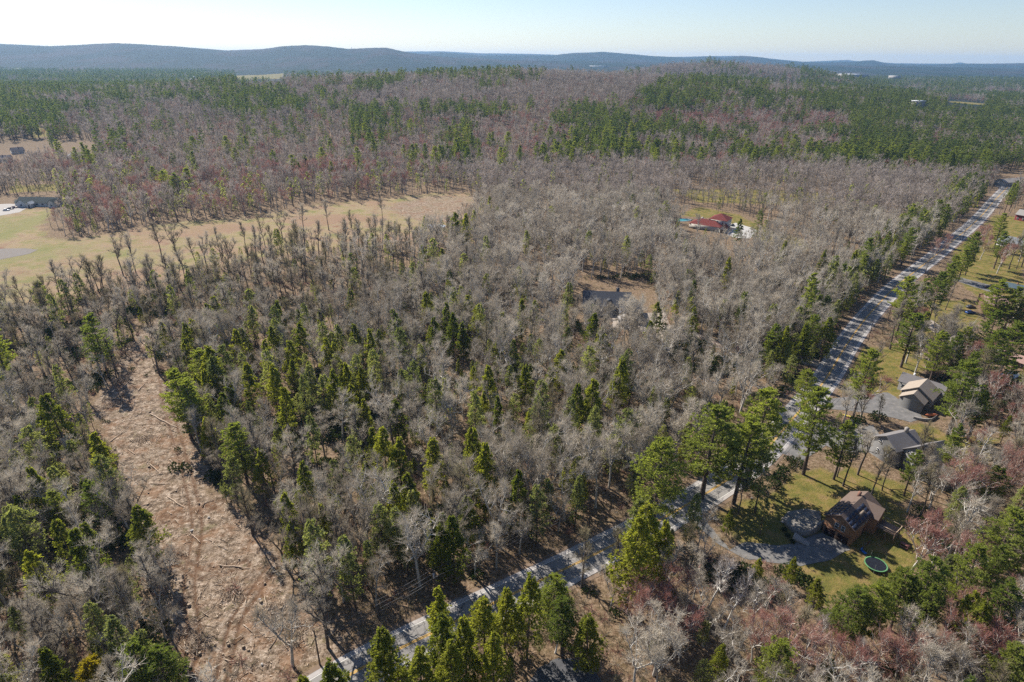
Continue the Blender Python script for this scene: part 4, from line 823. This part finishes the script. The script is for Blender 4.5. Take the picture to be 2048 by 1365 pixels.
for k, (px, py, s) in enumerate(((1568,1062,.35),(1575,1073,.3),(1584,1086,.4))):
    e = empty('flower_pot', (*A(px, py), 0)); tag(e, ['round shrub in a dark pot, topmost of three beside the steps', 'round shrub in a dark pot, middle of three beside the steps', 'round shrub in a dark pot, lowest of three beside the steps'][k], 'potted plant', 'potted shrubs by the steps')
    m = MB(); m.tube([(0,0,0),(0,0,.5)], [.25,.35], 10); m.build('pot', simple('dark_pot', (.05,.04,.04)), e); m = MB(); laurel(m, m, 0, 0, rng, .8, .6); m.build('leaves', M_laurel, e)
# --- grey house with the big garage
M_grey = siding('grey_siding', (.20,.20,.20)); M_tan = shingle('tan_grey_shingles', (.34,.29,.24)); M_slate = shingle('slate_shingles', (.075,.08,.095)); M_lgrey = shingle('light_grey_shingles', (.19,.18,.18))
loc, az = frame2(A(1795,812), A(1838,827)); GH = empty('grey_garage_house', loc, az); tag(GH, 'grey house with a big side-on garage and tan gabled roofs', 'house')
wl, rf = gable(GH, 0, 7.2, 0, 4.2, 3.9, 2.4, 'y', M_grey, M_tan, .5); opening(wl, 'r', 2.0, .02, 1.1, 2.1, 7.2, 'door', M_door)
wl, rf = gable(GH, -1.0, 8.4, 4.4, 13.0, 4.3, 3.1, 'y', M_grey, M_tan, .5); opening(wl, 'f', 7.8, 2.4, .9, 1.2, 4.4); opening(wl, 'r', 7.0, 1.2, 1.6, 1.2, 8.4); opening(wl, 'r', 11.0, 1.2, 1.0, 1.2, 8.4)
wl, rf = gable(GH, -4.4, 9.4, 13.2, 19.5, 3.6, 2.2, 'x', M_grey, M_lgrey, .5); opening(wl, 'f', -2.8, 1.2, 1.2, 1.2, 13.2); b = MB(); b.box((-1.5,17,5.0), (-.9,17.6,6.4)); b.build('chimney', M_trim, rf)
box_thing('orange_kayak_rack', 'orange upturned boat lying by the grey garage house', 'boat', 1862, 834, 0, [('stand', (-.9,-.15,0), (-.7,.15,.5), M_wood), ('stand', (.7,-.15,0), (.9,.15,.5), M_wood)], .0).name = 'upturned_boat'
b = MB(); b.tube([(-2.2,0,.75),(-1.4,0,.8),(0,0,.85),(1.4,0,.8),(2.2,0,.75)], [.05,.38,.5,.38,.05], 8); b.build('hull', simple('orange_hull', (.42,.13,.06)), bpy.data.objects['upturned_boat'])
mb = MB(); P = smoothline(W((1826,838),(1845,843),(1862,843),(1872,836)), 16, 2); mb.grid(np.stack([np.c_[P, np.full(16,-.02)], np.c_[P, np.full(16,.9)], np.c_[P+[.35,.35], np.full(16,.9)], np.c_[P+[.35,.35], np.full(16,-.02)]])); tag(mb.build('garden_wall', M_conc), 'low curved pale garden wall behind the grey garage', 'garden wall')
# --- twin-gabled grey house
loc, az = frame2(A(1738,905), A(1805,950)); TH = empty('twin_gabled_house', loc, az); tag(TH, 'grey twin-gabled house partly hidden by bare trees', 'house')
wl, rf = gable(TH, 0, 8.2, 0, 10.5, 5.8, 2.7, 'y', M_grey, M_lgrey, .4)
for u, z, w_ in ((2.6,5.0,1.1),(2.6,1.8,.9),(5.6,1.8,.9)): opening(wl, 'f', u, z, w_, 1.3, 0)
b = MB(); b.box((3.6,7.0,8.2), (4.5,7.9,10.0)); b.build('chimney', simple('pale_chimney', (.25,.23,.21)), rf)
wl, rf = gable(TH, 8.4, 15.6, 2.5, 12.5, 6.2, 3.0, 'y', M_grey, M_lgrey, .4)
for u in (9.9,11.1,12.3): opening(wl, 'f', u, 5.3, .7, 1.4, 2.5); opening(wl, 'f', u, 2.0, .7, 1.4, 2.5)
wl, rf = gable(TH, 15.8, 21.4, 4.5, 11.5, 3.2, 2.2, 'x', M_grey, M_lgrey, .4)
# --- red-roofed house
M_redroof = shingle('red_tiles', (.17,.045,.04)); M_stucco = simple('white_stucco', (.5,.48,.45), var=.05)
loc, az = frame2(A(1378,456), A(1436,461)); RH = empty('red_roofed_house', loc, az - .25); tag(RH, 'white stucco house with red tiled hip roofs among bare trees', 'house')
hip(RH, 0, 22, 0, 12, 3.4, 3.2, M_stucco, M_redroof); wl, rf = hip(RH, 12, 24.5, 6.2, 19, 7.0, 3.6, M_stucco, M_redroof)
for u in (14.5, 18.0, 21.8): opening(wl, 'f', u, 4.9 if u < 20 else 4.3, 1.1, 1.3, 6.2)
for u in (9, 13, 16.5): opening(wl, 'r', u, 4.6, 1.0, 1.5, 24.5); opening(wl, 'r', u, 1.2, 1.0, 1.5, 24.5)
wl, rf = gable(RH, 22.1, 26.4, -1.5, 5.9, 3.2, 2.0, 'y', M_stucco, M_redroof, .4); opening(wl, 'f', 24.2, .02, 3.2, 2.3, -1.5, 'garage_door', M_door); b = MB(); b.box((6,7,5.2), (7.2,8.0,7.2)); b.build('chimney', M_stucco, rf)
pl = empty('swimming_pool', (*A(1362,441), 0), .2); tag(pl, 'covered oval swimming pool beside the red-roofed house', 'swimming pool'); e_ = np.linspace(0, 6.283, 25)[:-1]
m = MB(); m.grid(np.stack([np.stack([8.6*np.cos(e_), 4.6*np.sin(e_), 0*e_], -1), np.stack([8.6*np.cos(e_), 4.6*np.sin(e_), 0*e_+.3], -1), np.stack([7.6*np.cos(e_), 3.8*np.sin(e_), 0*e_+.3], -1)]), 0, True); m.build('pool_rim', M_stucco, pl)
m = MB(); m.grid(np.stack([np.stack([7.58*np.cos(e_), 3.78*np.sin(e_), 0*e_+.26], -1), np.stack([.1*np.cos(e_), .1*np.sin(e_), 0*e_+.22], -1)]), 0, True); m.build('pool_cover', simple('teal_cover', (.04,.22,.25), rough=.4), pl)
# --- dark slate-roofed house in the middle of the wood
loc, az = frame2(A(1166,628), A(1252,632)); SH = empty('slate_roofed_house', loc, az); tag(SH, 'large house with dark slate-grey roof in the middle of the wood', 'house')
wl, rf = gable(SH, 0, 22, 0, 14, 4.4, 4.8, 'x', siding('beige_siding', (.34,.31,.27)), M_slate, .6); b = MB(); b.box((15.5,9.0,6.6), (17.0,10.2,10.4)); b.build('chimney', M_glass, rf)
for u in (3,7,11,15,19): opening(wl, 'f', u, 1.2, 1.2, 1.5, 0)
wl, rf = gable(SH, 17, 27, -6.5, 7.5, 4.0, 3.6, 'y', bpy.data.materials['beige_siding'], M_slate, .5); opening(wl, 'f', 22, .02, 4.8, 2.4, -6.5, 'garage_door', M_trim)
for k, (x, z) in enumerate(((5, 5.6), (11, 5.6))): m = MB(); m.box((x,1.0,4.9), (x+1.8,3.5,7.0)); m.build('dormer', M_slate, rf)
wl, rf = gable(SH, 16, 22, -13, -8, 2.6, 1.4, 'y', M_stucco, M_conc, .3)
bpy.data.objects[wl.name].name = 'shed_wall'
# --- long white building and cars
M_wsid = siding('white_siding', (.55,.57,.57)); M_grroof = shingle('grey_green_shingles', (.075,.095,.095))
loc, az = frame2(A(36,413), A(113,414)); LW = empty('long_white_building', loc, az); tag(LW, 'long low white building with grey-green roof behind a car park', 'building')
wl, rf = gable(LW, 0, 31, 0, 9, 3.3, 3.2, 'x', M_wsid, M_grroof, .5)
for u in (11.5, 16, 20.5, 25): opening(wl, 'f', u, 1.1, 1.8, 1.2, 0)
for x0_, x1_, n_ in ((2,9,'f'),(27,32.5,'f')): wl2, r2 = gable(LW, x0_, x1_, -3.2, 4.4, 3.3, 2.6, 'y', M_wsid, M_grroof, .4); opening(wl2, 'f', (x0_+x1_)/2, 1.0, 1.6, 1.2, -3.2)
wl2, r2 = gable(LW, 11.5, 14.6, -5.2, -.1, 2.9, 1.5, 'y', M_wsid, M_wsid, .3); opening(wl2, 'f', 13.05, .02, 1.2, 2.1, -5.2, 'door', M_door)
wl3, r3 = gable(LW, -4.5, -.1, 3, 8.5, 2.6, 1.4, 'x', M_wsid, M_grroof, .3)
def car(px, py, rz, c, label, h=0.0, group=None, s=1.0):
    e = empty('parked_car', (*A(px, py), h), rz); e.scale = (s, s, s); tag(e, label, 'car', group); paint = simple('car_paint', c, rough=.3, spec=.6, var=.02)
    L, W_ = 4.6, 1.8
    pr = np.array([(-2.3,.35),(-2.3,.85),(-2.15,.98),(-1.2,1.0),(1.0,.98),(1.9,.85),(2.25,.7),(2.3,.35)]); m = MB()
    rings = [np.c_[pr[:, 0]*k, np.full(8, y), pr[:, 1]*z] for y, k, z in ((-.9,.97,.94),(-.82,1,1),(.82,1,1),(.9,.97,.94))]; m.grid(np.stack(rings), 0, False)
    for R_ in (rings[0], rings[-1]):
        C_ = np.broadcast_to(R_.mean(0), R_.shape); m.tris(np.stack([C_, R_, np.roll(R_, -1, 0)], 1))
    m.build('body', paint, e)
    g = MB(); bz, tz = .97, 1.42; B = np.array([(-1.75,-.8,bz),(1.1,-.8,bz),(1.1,.8,bz),(-1.75,.8,bz)]); T = np.array([(-1.15,-.64,tz),(.35,-.64,tz),(.35,.64,tz),(-1.15,.64,tz)]); g.grid(np.stack([B, T]), 0, True); g.build('windows', M_glass, e)
    r_ = MB(); r_.box((-1.2,-.66,tz), (.4,.66,tz+.05)); r_.build('car_roof', paint, e)
    for x in (-1.4, 1.4):
        for y in (-.86, .86): wv = MB(); wv.tube([(x,y-.1,.33),(x,y+.1,.33)], .33, 12); wv.build('wheel', M_glass, e)
for px, py, c, lb in ((13,422,(.7,.71,.72),'white car, lowest of three in the car park by the long white building'),(21,419,(.06,.06,.08),'dark car in the middle of three in the car park'),(29,416.5,(.12,.03,.05),'maroon car, nearest of three to the long white building')): car(px, py, math.radians(15), c, lb, 0, 'cars in the car park')
car(1480,459,math.radians(-10),(.7,.7,.72),'white car on the bright forecourt of the red-roofed house'); car(1465,452,math.radians(60),(.03,.03,.035),'black car parked against the red-roofed house')
car(1990,574,math.radians(-25),(.02,.02,.025),'black car above the reddish-roofed house'); car(1979,577,math.radians(-20),(.09,.04,.03),'brown car left of the black car above the reddish-roofed house'); car(1940,627,math.radians(10),(.03,.09,.3),'blue car parked left of the reddish-roofed house'); car(1941,616,math.radians(10),(.05,.05,.06),'dark car behind the blue car near the reddish-roofed house')
car(1705,850,math.radians(-30),(.03,.03,.035),'black car on the turning area left of the twin-gabled house')
box_thing('yellow_canoe', 'long yellow canoe lying on the ground by the black car', 'canoe', 1700, 836, 0, [], 0).name = 'canoe'
b = MB(); b.tube([(-2.6,0,.45),(-1.8,0,.32),(0,0,.3),(1.8,0,.32),(2.6,0,.45)], [.04,.3,.4,.3,.04], 8); b.build('hull', simple('yellow_hull', (.55,.48,.08)), bpy.data.objects['canoe']); bpy.data.objects['canoe'].rotation_euler = (0, 0, math.radians(-38))
b = MB(); b.box((-.6,-.35,.52), (-.4,.35,.58)); b.box((.4,-.35,.52), (.6,.35,.58)); b.build('seat', M_wood, bpy.data.objects['canoe'])
# --- other houses
def small_house(name, label, p, q, dep, h, rh, axis, wall, roof, extra=None, cat='house'):
    loc, az = frame2(A(*p), A(*q)); w_ = math.hypot(A(*q)[0]-A(*p)[0], A(*q)[1]-A(*p)[1]); z = float(height(loc[0], loc[1])); e = empty(name, (loc[0], loc[1], z-.3), az); tag(e, label, cat)
    wl, rf = gable(e, 0, w_, 0, dep, h, rh, axis, wall, roof, .4)
    n = max(1, int(w_/3.2))
    for k in range(n): opening(wl, 'f', w_*(k+.5)/n, 1.2, 1.0, 1.2, 0)
    b = MB(); b.box((w_*.6,dep*.45,h), (w_*.6+.7,dep*.45+.7,h+rh+.9)); b.build('chimney', bpy.data.materials['brick_brown'], rf); return e, wl
M_palewall = siding('pale_siding', (.45,.45,.44)); M_blueroof = shingle('blue_grey_shingles', (.21,.23,.255)); M_pinkroof = shingle('pinkish_shingles', (.36,.24,.21)); M_barn = siding('red_barn_boards', (.16,.03,.035)); M_metal = simple('white_metal_roof', (.72,.74,.76), rough=.4, var=.03); M_brick = siding('brown_boards', (.16,.10,.07)); M_purple = shingle('dark_purple_shingles', (.08,.075,.095)); M_tarp = simple('blue_tarp', (.07,.10,.12), rough=.5, var=.3, scale=1)
small_house('ranch_house', 'pale blue-grey roofed ranch house right of the road, far end', (1992,490), (2040,500), 11, 3.2, 3.0, 'x', M_palewall, M_blueroof)
small_house('ranch_house', 'pale blue-grey roofed wing at the right edge beside the ranch house', (2040,505), (2090,520), 9, 3.2, 3.0, 'y', M_palewall, M_blueroof)
small_house('barn', 'dark barn with grey metal roof at the right edge near the far road', (2028,440), (2085,450), 10, 4.6, 3.2, 'x', M_barn, M_conc, cat='barn')
small_house('wooden_house', 'wooden house with faded reddish roof behind pines, right edge', (1966,628), (2010,634), 16, 5.2, 2.8, 'x', M_brick, M_pinkroof)
small_house('tarp_shed', 'shed under a blue tarpaulin among pines at the right edge', (2002,582), (2040,590), 9, 3.0, 1.2, 'x', M_brick, M_tarp, cat='shed')
small_house('barn', 'low dark red barn with grey roof behind the pines, right edge', (1955,716), (1990,726), 9, 2.8, 1.8, 'x', M_barn, M_conc, cat='barn')
small_house('long_shed', 'long reddish roofed shed continuing right of the dark red barn', (1996,722), (2070,748), 8, 2.6, 1.4, 'x', M_brick, M_pinkroof, cat='shed')
small_house('shed', 'small shed with bright white metal roof at the right edge', (1998,758), (2020,768), 6.5, 2.4, .9, 'x', M_brick, M_metal, cat='shed')
small_house('small_house', 'pale house with light roof at the far right street corner', (2010,373), (2060,368), 12, 3.5, 2.6, 'x', M_palewall, M_conc)
small_house('white_house', 'white house beyond the swampy trees at upper left', (136,326), (168,324), 12, 6.0, 4.0, 'y', M_wsid, M_blueroof)
small_house('dark_roofed_house', 'dark purple-roofed house at the upper left edge', (-20,328), (22,326), 14, 4.0, 3.4, 'x', M_palewall, M_purple)
small_house('dark_roofed_house', 'grey-roofed house second from the upper left edge', (28,312), (52,310), 12, 4.0, 3.4, 'x', M_palewall, M_purple)
# --- far pale buildings, silos
def far_building(px0, px1, py, w_, h, label, mat=None, dist=None):
    z = 0
    p = at(px0, py, 12.0); q = at(px1, py, 12.0); 
    if dist: k = dist/p[1]; p = p*k; q = q*k
    W_ = float(abs(q[0]-p[0])); x, y = float(p[0]), float(p[1]); zt = float(ray(px0, py)[2]/ray(px0, py)[1]*y + CAMH); e = empty('warehouse', (x, y, zt - h)); tag(e, label, 'warehouse', 'far pale buildings')
    m = MB(); m.box((0,0,-6), (W_,w_,h-.6)); m.build('wall', M_conc, e); m = MB(); m.box((-1,-1,h-.6), (W_+1,w_+1,h)); m.build('roof', mat or M_metal, e)
for a_, b_, y_, w_, lb, ds in ((860,886,126.5,250,'small pale flat building on the plain left of the long white one',6500),(1034,1090,130.5,300,'long white flat building on the horizon plain',6000),(1095,1180,129.5,330,'longest white flat building on the horizon plain',6300),(1182,1212,132.5,200,'white flat building at the right end of the horizon row',5600),(1700,1730,149,160,'white-roofed long building far off on the right plain',3700),(13,38,138.5,130,'white roof far off near the left edge',4200),(1792,1800,152,70,'tiny pale building right of the long far roof',3600),(1833,1850,202,14,'pale farm building beside the tan field',1250),(98,112,181,30,'small white roof amid the left pine forest',1450),(1000,1018,129.8,150,'short white flat building left of the long horizon row',6000)): far_building(a_, b_, y_, w_, 9, lb, None, ds)
for k, (px, py, hh) in enumerate(((381,158,14),(384,157,13),(388,152.5,22))):
    y = 2100.0; d = ray(px, py); x = float(d[0]/d[1]*y); z = float(d[2]/d[1]*y + CAMH); e = empty('silo', (x, y, z-hh)); tag(e, ['short white silo, left of three above the pines', 'short white silo, middle of three above the pines', 'tall white silo, rightmost of three above the pines'][k], 'silo', 'silos above the far pines')
    m = MB(); m.tube([(0,0,-15),(0,0,hh-2)], 2.6, 12); m.build('body', M_stucco, e); m = MB(); m.tube([(0,0,hh-2),(0,0,hh-1),(0,0,hh)], [2.7,2.0,.3], 12); m.build('dome', M_metal, e)
# mast on the hill
d = ray(703, 95); y = 7000.0; e = empty('radio_mast', (float(d[0]/d[1]*y), y, float(d[2]/d[1]*y + CAMH) - 35)); tag(e, 'thin radio mast on the crest of the far left hill', 'mast'); m = MB(); m.tube([(0,0,-20),(0,0,38)], 1.3, 4); m.build('mast', M_steel, e); m = MB(); m.box((-2,-1,26), (2,1,30)); m.build('antenna', M_steel, e)
# --- utility poles and wires
M_pole = simple('pole_wood', (.13,.10,.08)); M_wire = simple('wire', (.10,.10,.11), rough=.4)
POLES = [(A(640,1330),9.5,0),(A(873,1206),9.5,1),(A(1178,1052),9.5,0),(A(1480,900),9.5,0),(A(1736,682),9.5,0),(A(1775,642),9.5,0),(A(1850,548),9.5,0),(A(1902,465),10,1),(A(1925,480),9.5,0),(A(1988,424),10,0)]
PL = ['hidden pole low beside the logged ground', 'dark wooden utility pole with a pale transformer by the lower road', 'wooden utility pole in the verge short of the road bend', 'wooden utility pole behind the tall roadside pines', 'wooden utility pole right of the middle road, nearer one', 'wooden utility pole right of the middle road, next one beyond', 'wooden utility pole further up the right of the road', 'wooden utility pole with transformer left of the far road', 'wooden utility pole right of the far road opposite the transformer', 'last wooden utility pole at the far end of the road']
for k, (p, h, tf_) in enumerate(POLES):
    a = math.atan2(ROADN[0][1], ROADN[0][0]); i = np.argmin(np.hypot(ROADC[:, 0]-p[0], ROADC[:, 1]-p[1])); a = math.atan2(ROADN[i][1], ROADN[i][0])
    if k == 0: PL[0] = 'lowest wooden utility pole, beside the bottom of the logged clearing'
    e = empty('utility_pole', (*p, 0), a); tag(e, PL[k], 'utility pole', 'utility poles along the road'); m = MB(); m.tube([(0,0,0),(0,0,h)], [.19,.12], 8); m.build('pole', M_pole, e)
    m = MB(); m.box((-1.2,-.06,h-.9), (1.2,.06,h-.76)); m.build('crossarm', M_pole, e)
    for x in (-1.1, 0, 1.1): m = MB(); m.tube([(x,0,h-.76),(x,0,h-.55)], .05, 6); m.build('insulator', M_trim, e)
    if tf_: m = MB(); m.tube([(.42,0,h-2.4),(.42,0,h-1.3)], .28, 10); m.build('transformer', simple('transformer_grey', (.55,.57,.6)), e)
wires = [(0,1),(1,2),(2,3),(3,4),(4,5),(5,6),(6,8),(7,9)]
for k, (i, j) in enumerate(wires):
    m = MB(); p, q = POLES[i], POLES[j]
    for off, dz in ((-1.1,-.55),(0,-.55),(1.1,-.55),(.3,-3.0)):
        t = np.linspace(0, 1, 14); ii = np.argmin(np.hypot(ROADC[:, 0]-p[0][0], ROADC[:, 1]-p[0][1])); nx, ny = ROADN[ii]
        P = np.stack([p[0][0]*(1-t)+q[0][0]*t + nx*off, p[0][1]*(1-t)+q[0][1]*t + ny*off, p[1]*(1-t)+q[1]*t + dz - 4*t*(1-t)*.9], -1); m.tube(P, .035, 3)
    o = m.build('power_lines', M_wire); tag(o, ['power wires from the lowest pole to the transformer pole', 'power wires from the lower transformer pole towards the bend', 'power wires passing the road bend behind the pines', 'power wires above the road junction by the grey houses', 'short power wires between the two middle poles', 'power wires right of the road beyond the middle poles', 'power wires right of the road by the blue-roofed house', 'power wires from the far transformer pole to the last pole'][k], 'power lines', 'power wires along the road')
# rail fences, mailboxes
def rail_fence(P, label, n):
    P = resample(px2w(P), n); e = empty('rail_fence', (P[0][0], P[0][1], 0)); tag(e, label, 'fence'); P = P - P[0]
    for p in P: m = MB(); m.box((p[0]-.07,p[1]-.07,0), (p[0]+.07,p[1]+.07,1.3)); m.build('post', M_wood, e)
    for z in (.5, 1.0):
        for a_, b_ in zip(P[:-1], P[1:]): m = MB(); m.tube([(*a_, z), (*b_, z)], .05, 4); m.build('rail', M_wood, e)
rail_fence([(1745,688),(1800,697),(1858,702)], 'brown wooden rail fence along the lawn near the pines on the right', 8); rail_fence([(1905,672),(1950,688),(1990,700)], 'wooden rail fence beside the gravel drive at the right', 7)
def mailbox(px, py, label):
    e = empty('mailbox', (*A(px, py), 0), .6); tag(e, label, 'mailbox'); m = MB(); m.box((-.06,-.06,0), (.06,.06,1.1)); m.build('post', M_wood, e); m = MB(); m.box((-.15,-.3,1.1), (.15,.3,1.4)); m.build('box', M_glass, e); m = MB(); m.box((.155,.1,1.25), (.17,.16,1.5)); m.build('flag', simple('flag_red', (.5,.05,.04)), e)
mailbox(1713, 623, 'dark mailbox in the sunny gap left of the middle road'); mailbox(1897, 477, 'dark mailbox left of the far road in the sunlit driveway'); mailbox(1792, 762, 'dark post and lamp beside the pale grey driveway')
# ------------------------------------------------------------------ logging debris
M_log = simple('barkless_log', (.46,.36,.27), var=.15); M_logd = simple('barked_log', (.17,.13,.10)); M_cut = simple('cut_wood', (.30,.235,.17)); M_rock = simple('pale_boulder', (.38,.36,.34), var=.2)
LOGS = [(1025*0+300,829,353,856,1),(222,884,257,857,1),(246,776,265,757,1),(229,768,246,774,0),(276,783,290,768,1),(335,995,368,1015,1),(403,1014,418,1002,0),(299,884,303,892,1),(303,968,330,970,1),(440,1132,500,1138,1),(421,1150,436,1152,1),(1,775,50,788,1),(345,1160,352,1172,0),(403,1122,411,1110,1),(392,1130,400,1122,1),(450,1320,478,1328,1),(440,1308,452,1310,1),(368,1270,378,1256,1),(472,1280,485,1270,1),(530,1195,532,1215,1),(585,1210,620,1195,0),(556,1265,582,1252,0),(575,1250,580,1225,0),(540,1300,560,1268,0),(350,1040,358,1048,1),(384,1070,400,1085,1),(425,1085,432,1095,1),(325,1080,335,1072,0),(255,900,270,910,1),(300,930,318,945,1),(340,920,350,938,1),(270,835,285,826,0),(320,700,340,715,1),(285,720,300,705,0),(350,1195,372,1194,1),(368,1090,380,1080,1),(295,1085,300,1070,1),(1000-60,1080,965,1085,1),(930,1098,958,1118,1),(912,1100,935,1112,0)]
r5 = np.random.default_rng(12); NEARQ = []
def lab_near(o, what, x, y, cat, group): NEARQ.append((o, what, x, y, cat, group))
def flush_labels():
    O = ['nearest', 'second nearest', 'third nearest', 'fourth nearest', 'fifth nearest', 'sixth nearest', 'seventh nearest', 'eighth nearest', 'ninth nearest', 'tenth nearest']
    B = {}
    for o, what, x, y, cat, group in NEARQ:
        l = min(LAND, key=lambda l: math.hypot(l[1]-x, l[2]-y)); dx, dy = x-l[1], y-l[2]; s = ('behind' if dy > 0 else 'in front of') if abs(dy) > abs(dx) else ('right of' if dx > 0 else 'left of')
        B.setdefault((what, l[0], s), []).append((math.hypot(dx, dy), o, cat, group))
    for (what, l, s), v in B.items():
        v.sort(key=lambda t: t[0])
        for n, (_, o, cat, group) in enumerate(v): tag(o, '%s, %s %s the %s' % (what, O[n] if n < 10 else '%dth nearest' % (n+1), s, l), cat, group)
for k, (a0, a1, b0, b1, pale) in enumerate(LOGS):
    p = np.array([*A(a0, a1), .22]); q = np.array([*A(b0, b1), .22]); c = (p+q)/2; m = MB(); L = np.linalg.norm(q-p); rr = min(.2, .07 + L*.012)
    t = np.linspace(0, 1, 6)[:, None]; P = p*(1-t) + q*t - c + r5.normal(size=(6, 3))*[.08,.08,.02]; m.tube(P, np.linspace(rr, rr*.6, 6), 7)
    o = m.build('fallen_log', M_log if pale else M_logd, loc=tuple(c)); gx, gy = (a0+b0)/2, (a1+b1)/2
    li = min(LAND, key=lambda l: math.hypot(l[1]-c[0], l[2]-c[1]))[0]
    lab_near(o, '%s %s log' % ('long' if L > 8 else 'short', 'pale' if pale else 'dark'), c[0], c[1], 'log', 'felled logs in the clearing')
STUMPS = [(252,958),(275,967),(297,987),(296,1010),(352,984),(398,1008),(298,935),(306,1062),(322,1077),(310,1076),(308,1105),(378,1212),(430,1290),(455,1285),(457,1290),(497,1302),(342,1296),(372,1320),(400,1308),(448,1338),(413,1088),(478,1120),(530,1168),(522,1205),(535,1222),(562,1218),(546,1140),(368,925),(230,900),(205,830),(240,800),(487,1295),(446,1310),(385,1350),(340,1187),(300,825),(330,850)]
for k, (px, py) in enumerate(STUMPS):
    e = empty('tree_stump', (*A(px, py), 0), k*1.3); s = .45 + .4*r5.random(); e.scale = (s, s, s); lab_near(e, 'dark tree stump', e.location[0], e.location[1], 'stump', 'stumps in the clearing')
    m = MB(); m.tube([(0,0,-.1),(0,0,.12),(.03,0,.6)], [.62,.42,.36], 9, cap=False); m.build('bark', M_logd, e); m = MB(); m.prism([(.03+.36*math.cos(t), .36*math.sin(t)) for t in np.linspace(0, 6.283, 10)[:-1]], .58, .61); m.build('cut_face', M_cut, e)
for k, (px, py) in enumerate([(373,1297),(374,1303),(418,1036),(557,1252),(545,1228),(537,1220),(520,1200),(524,1330),(384,1062),(333,1125),(1503,997),(1565,1045)]):
    import bmesh
    bm = bmesh.new(); bmesh.ops.create_icosphere(bm, subdivisions=2, radius=.55); me = bpy.data.meshes.new('boulder'); 
    for v in bm.verts: v.co *= 1 + .25*r5.normal()*.6; v.co.z *= .65
    bm.to_mesh(me); bm.free(); me.materials.append(M_rock); o = bpy.data.objects.new('boulder', me); COL.objects.link(o); o.location = (*A(px, py), .15); o.scale = (.45 + .4*r5.random(),)*3
    lab_near(o, 'pale rounded boulder', o.location[0], o.location[1], 'boulder', 'pale boulders')
flush_labels()
def slash():
    def rnd(poly, n, mar=0):
        P = np.array(poly); lo, hi = P.min(0), P.max(0); q = lo + (hi-lo)*r5.random((n, 2)); return q[inpoly(q[:, 0], q[:, 1], poly)]
    q = rnd(CLEAR, 15000); n = len(q); cl = vnoise(q[:, 0], q[:, 1], 5, 3); q = q[(cl > .35)]; n = len(q)
    mb = MB(); a = r5.random(n)*6.283; d = np.c_[np.cos(a), np.sin(a), r5.normal(size=n)*.12]; L = (.25 + 1.1*r5.random((n, 1))**3); w_ = .035 + .05*r5.random((n, 1))
    p = np.c_[q, np.full(n, .06) + .10*r5.random(n)]; s = np.c_[-d[:, 1], d[:, 0], np.zeros(n)]*w_; up = np.array([0, 0, .05])
    mb.quads(np.stack([p-s, p+s, p+s*.6+d*L, p-s*.6+d*L], 1)); mb.quads(np.stack([p-s-up, p-s, p-s*.6+d*L, p-s*.6+d*L-up], 1))
    q = rnd(CLEAR, 1400); n = len(q); a = r5.random(n)*6.283; d = np.c_[np.cos(a), np.sin(a), r5.normal(size=n)*.08]
    for i in range(n): L_ = .8 + 3.2*r5.random()**2; p_ = np.array([*q[i], .12 + .15*r5.random()]); mb.tube([p_, p_ + d[i]*L_*.5 + r5.normal(size=3)*[.1,.1,.03], p_ + d[i]*L_], [.05 + .02*L_, .05 + .015*L_, .03], 4)
    for cx, cy in W((268,690),(300,655),(215,815),(245,760),(540,1225),(585,1260),(330,1120),(395,1285),(460,1185),(285,880)):
        for i in range(70): p_ = np.array([cx, cy, .15]) + r5.normal(size=3)*[1.6,1.6,.0] + [0,0,.5*r5.random()]; d_ = unit(r5.normal(size=3)*[1,1,.25]); mb.tube([p_ - d_*1.2, p_ + d_*(.5 + 1.5*r5.random())], [.07, .03], 4)
    g = NG('wood_chips', .9, .1); f = g.noise(1.7, g.coord(), 2, .9); g.col(g.ramp(f, [(.35, (.11,.08,.06)), (.5, (.33,.25,.18)), (.62, (.62,.52,.42))])); tag(mb.build('wood_debris', g.m), 'pale wood chips and broken sticks strewn over the clearing', kind='stuff')
slash()
def undergrowth():
    x, y, r = sample_band(60, 330, 2.6, 77); d = pdist(x, y, ROADC, False); ok = d > 6.6
    for L in LAWNS[:10]: ok &= ~inpoly(x, y, L)
    for P in BUILT: ok &= ~inpoly(x, y, P)
    ok &= ~inpoly(x, y, FIELD); ok &= ~(inpoly(x, y, CLEAR) & (r.random(len(x)) < .94)); ok &= (fbm(x, y, 12, 50) > .42); x, y = x[ok], y[ok]
    ms = []
    for k in range(6):
        m = MB(); rr = np.random.default_rng(k); (shrub if k < 4 else laurel)(m, m, 0, 1, rr, 1.2 + .6*rr.random()); ms.append(m.mesh('shrub', [M_bark, [M_brown, M_twig, M_brown, M_twigred, M_laurel, M_laurel][k]]))
    n = len(x); pick = np.where(fbm(x, y, 18, 60) > .56, r.integers(4, 6, n), r.integers(0, 4, n))
    scatter('undergrowth', np.c_[x, y, np.zeros(n)], .6 + 1.1*r.random(n), r.random(n)*6.28, pick, ms, 'brown twiggy brush and low green bushes under the trees')
undergrowth()
def haze():
    z1 = 285.0; m = MB(); m.box((-17500, -800, -30), (17500, 17500, z1)); mt = bpy.data.materials.new('haze_air'); mt.use_nodes = True; t = mt.node_tree; t.nodes.remove(t.nodes['Principled BSDF'])
    v = t.nodes.new('ShaderNodeVolumePrincipled'); v.inputs['Color'].default_value = (.34, .61, 1.0, 1); v.inputs['Density'].default_value = HAZE; v.inputs['Anisotropy'].default_value = .2; t.links.new(v.outputs[0], t.nodes['Material Output'].inputs['Volume'])
    tag(m.build('haze', mt), 'thin blue haze filling the air over the land', kind='stuff')
HAZE = 4.6e-5
haze()
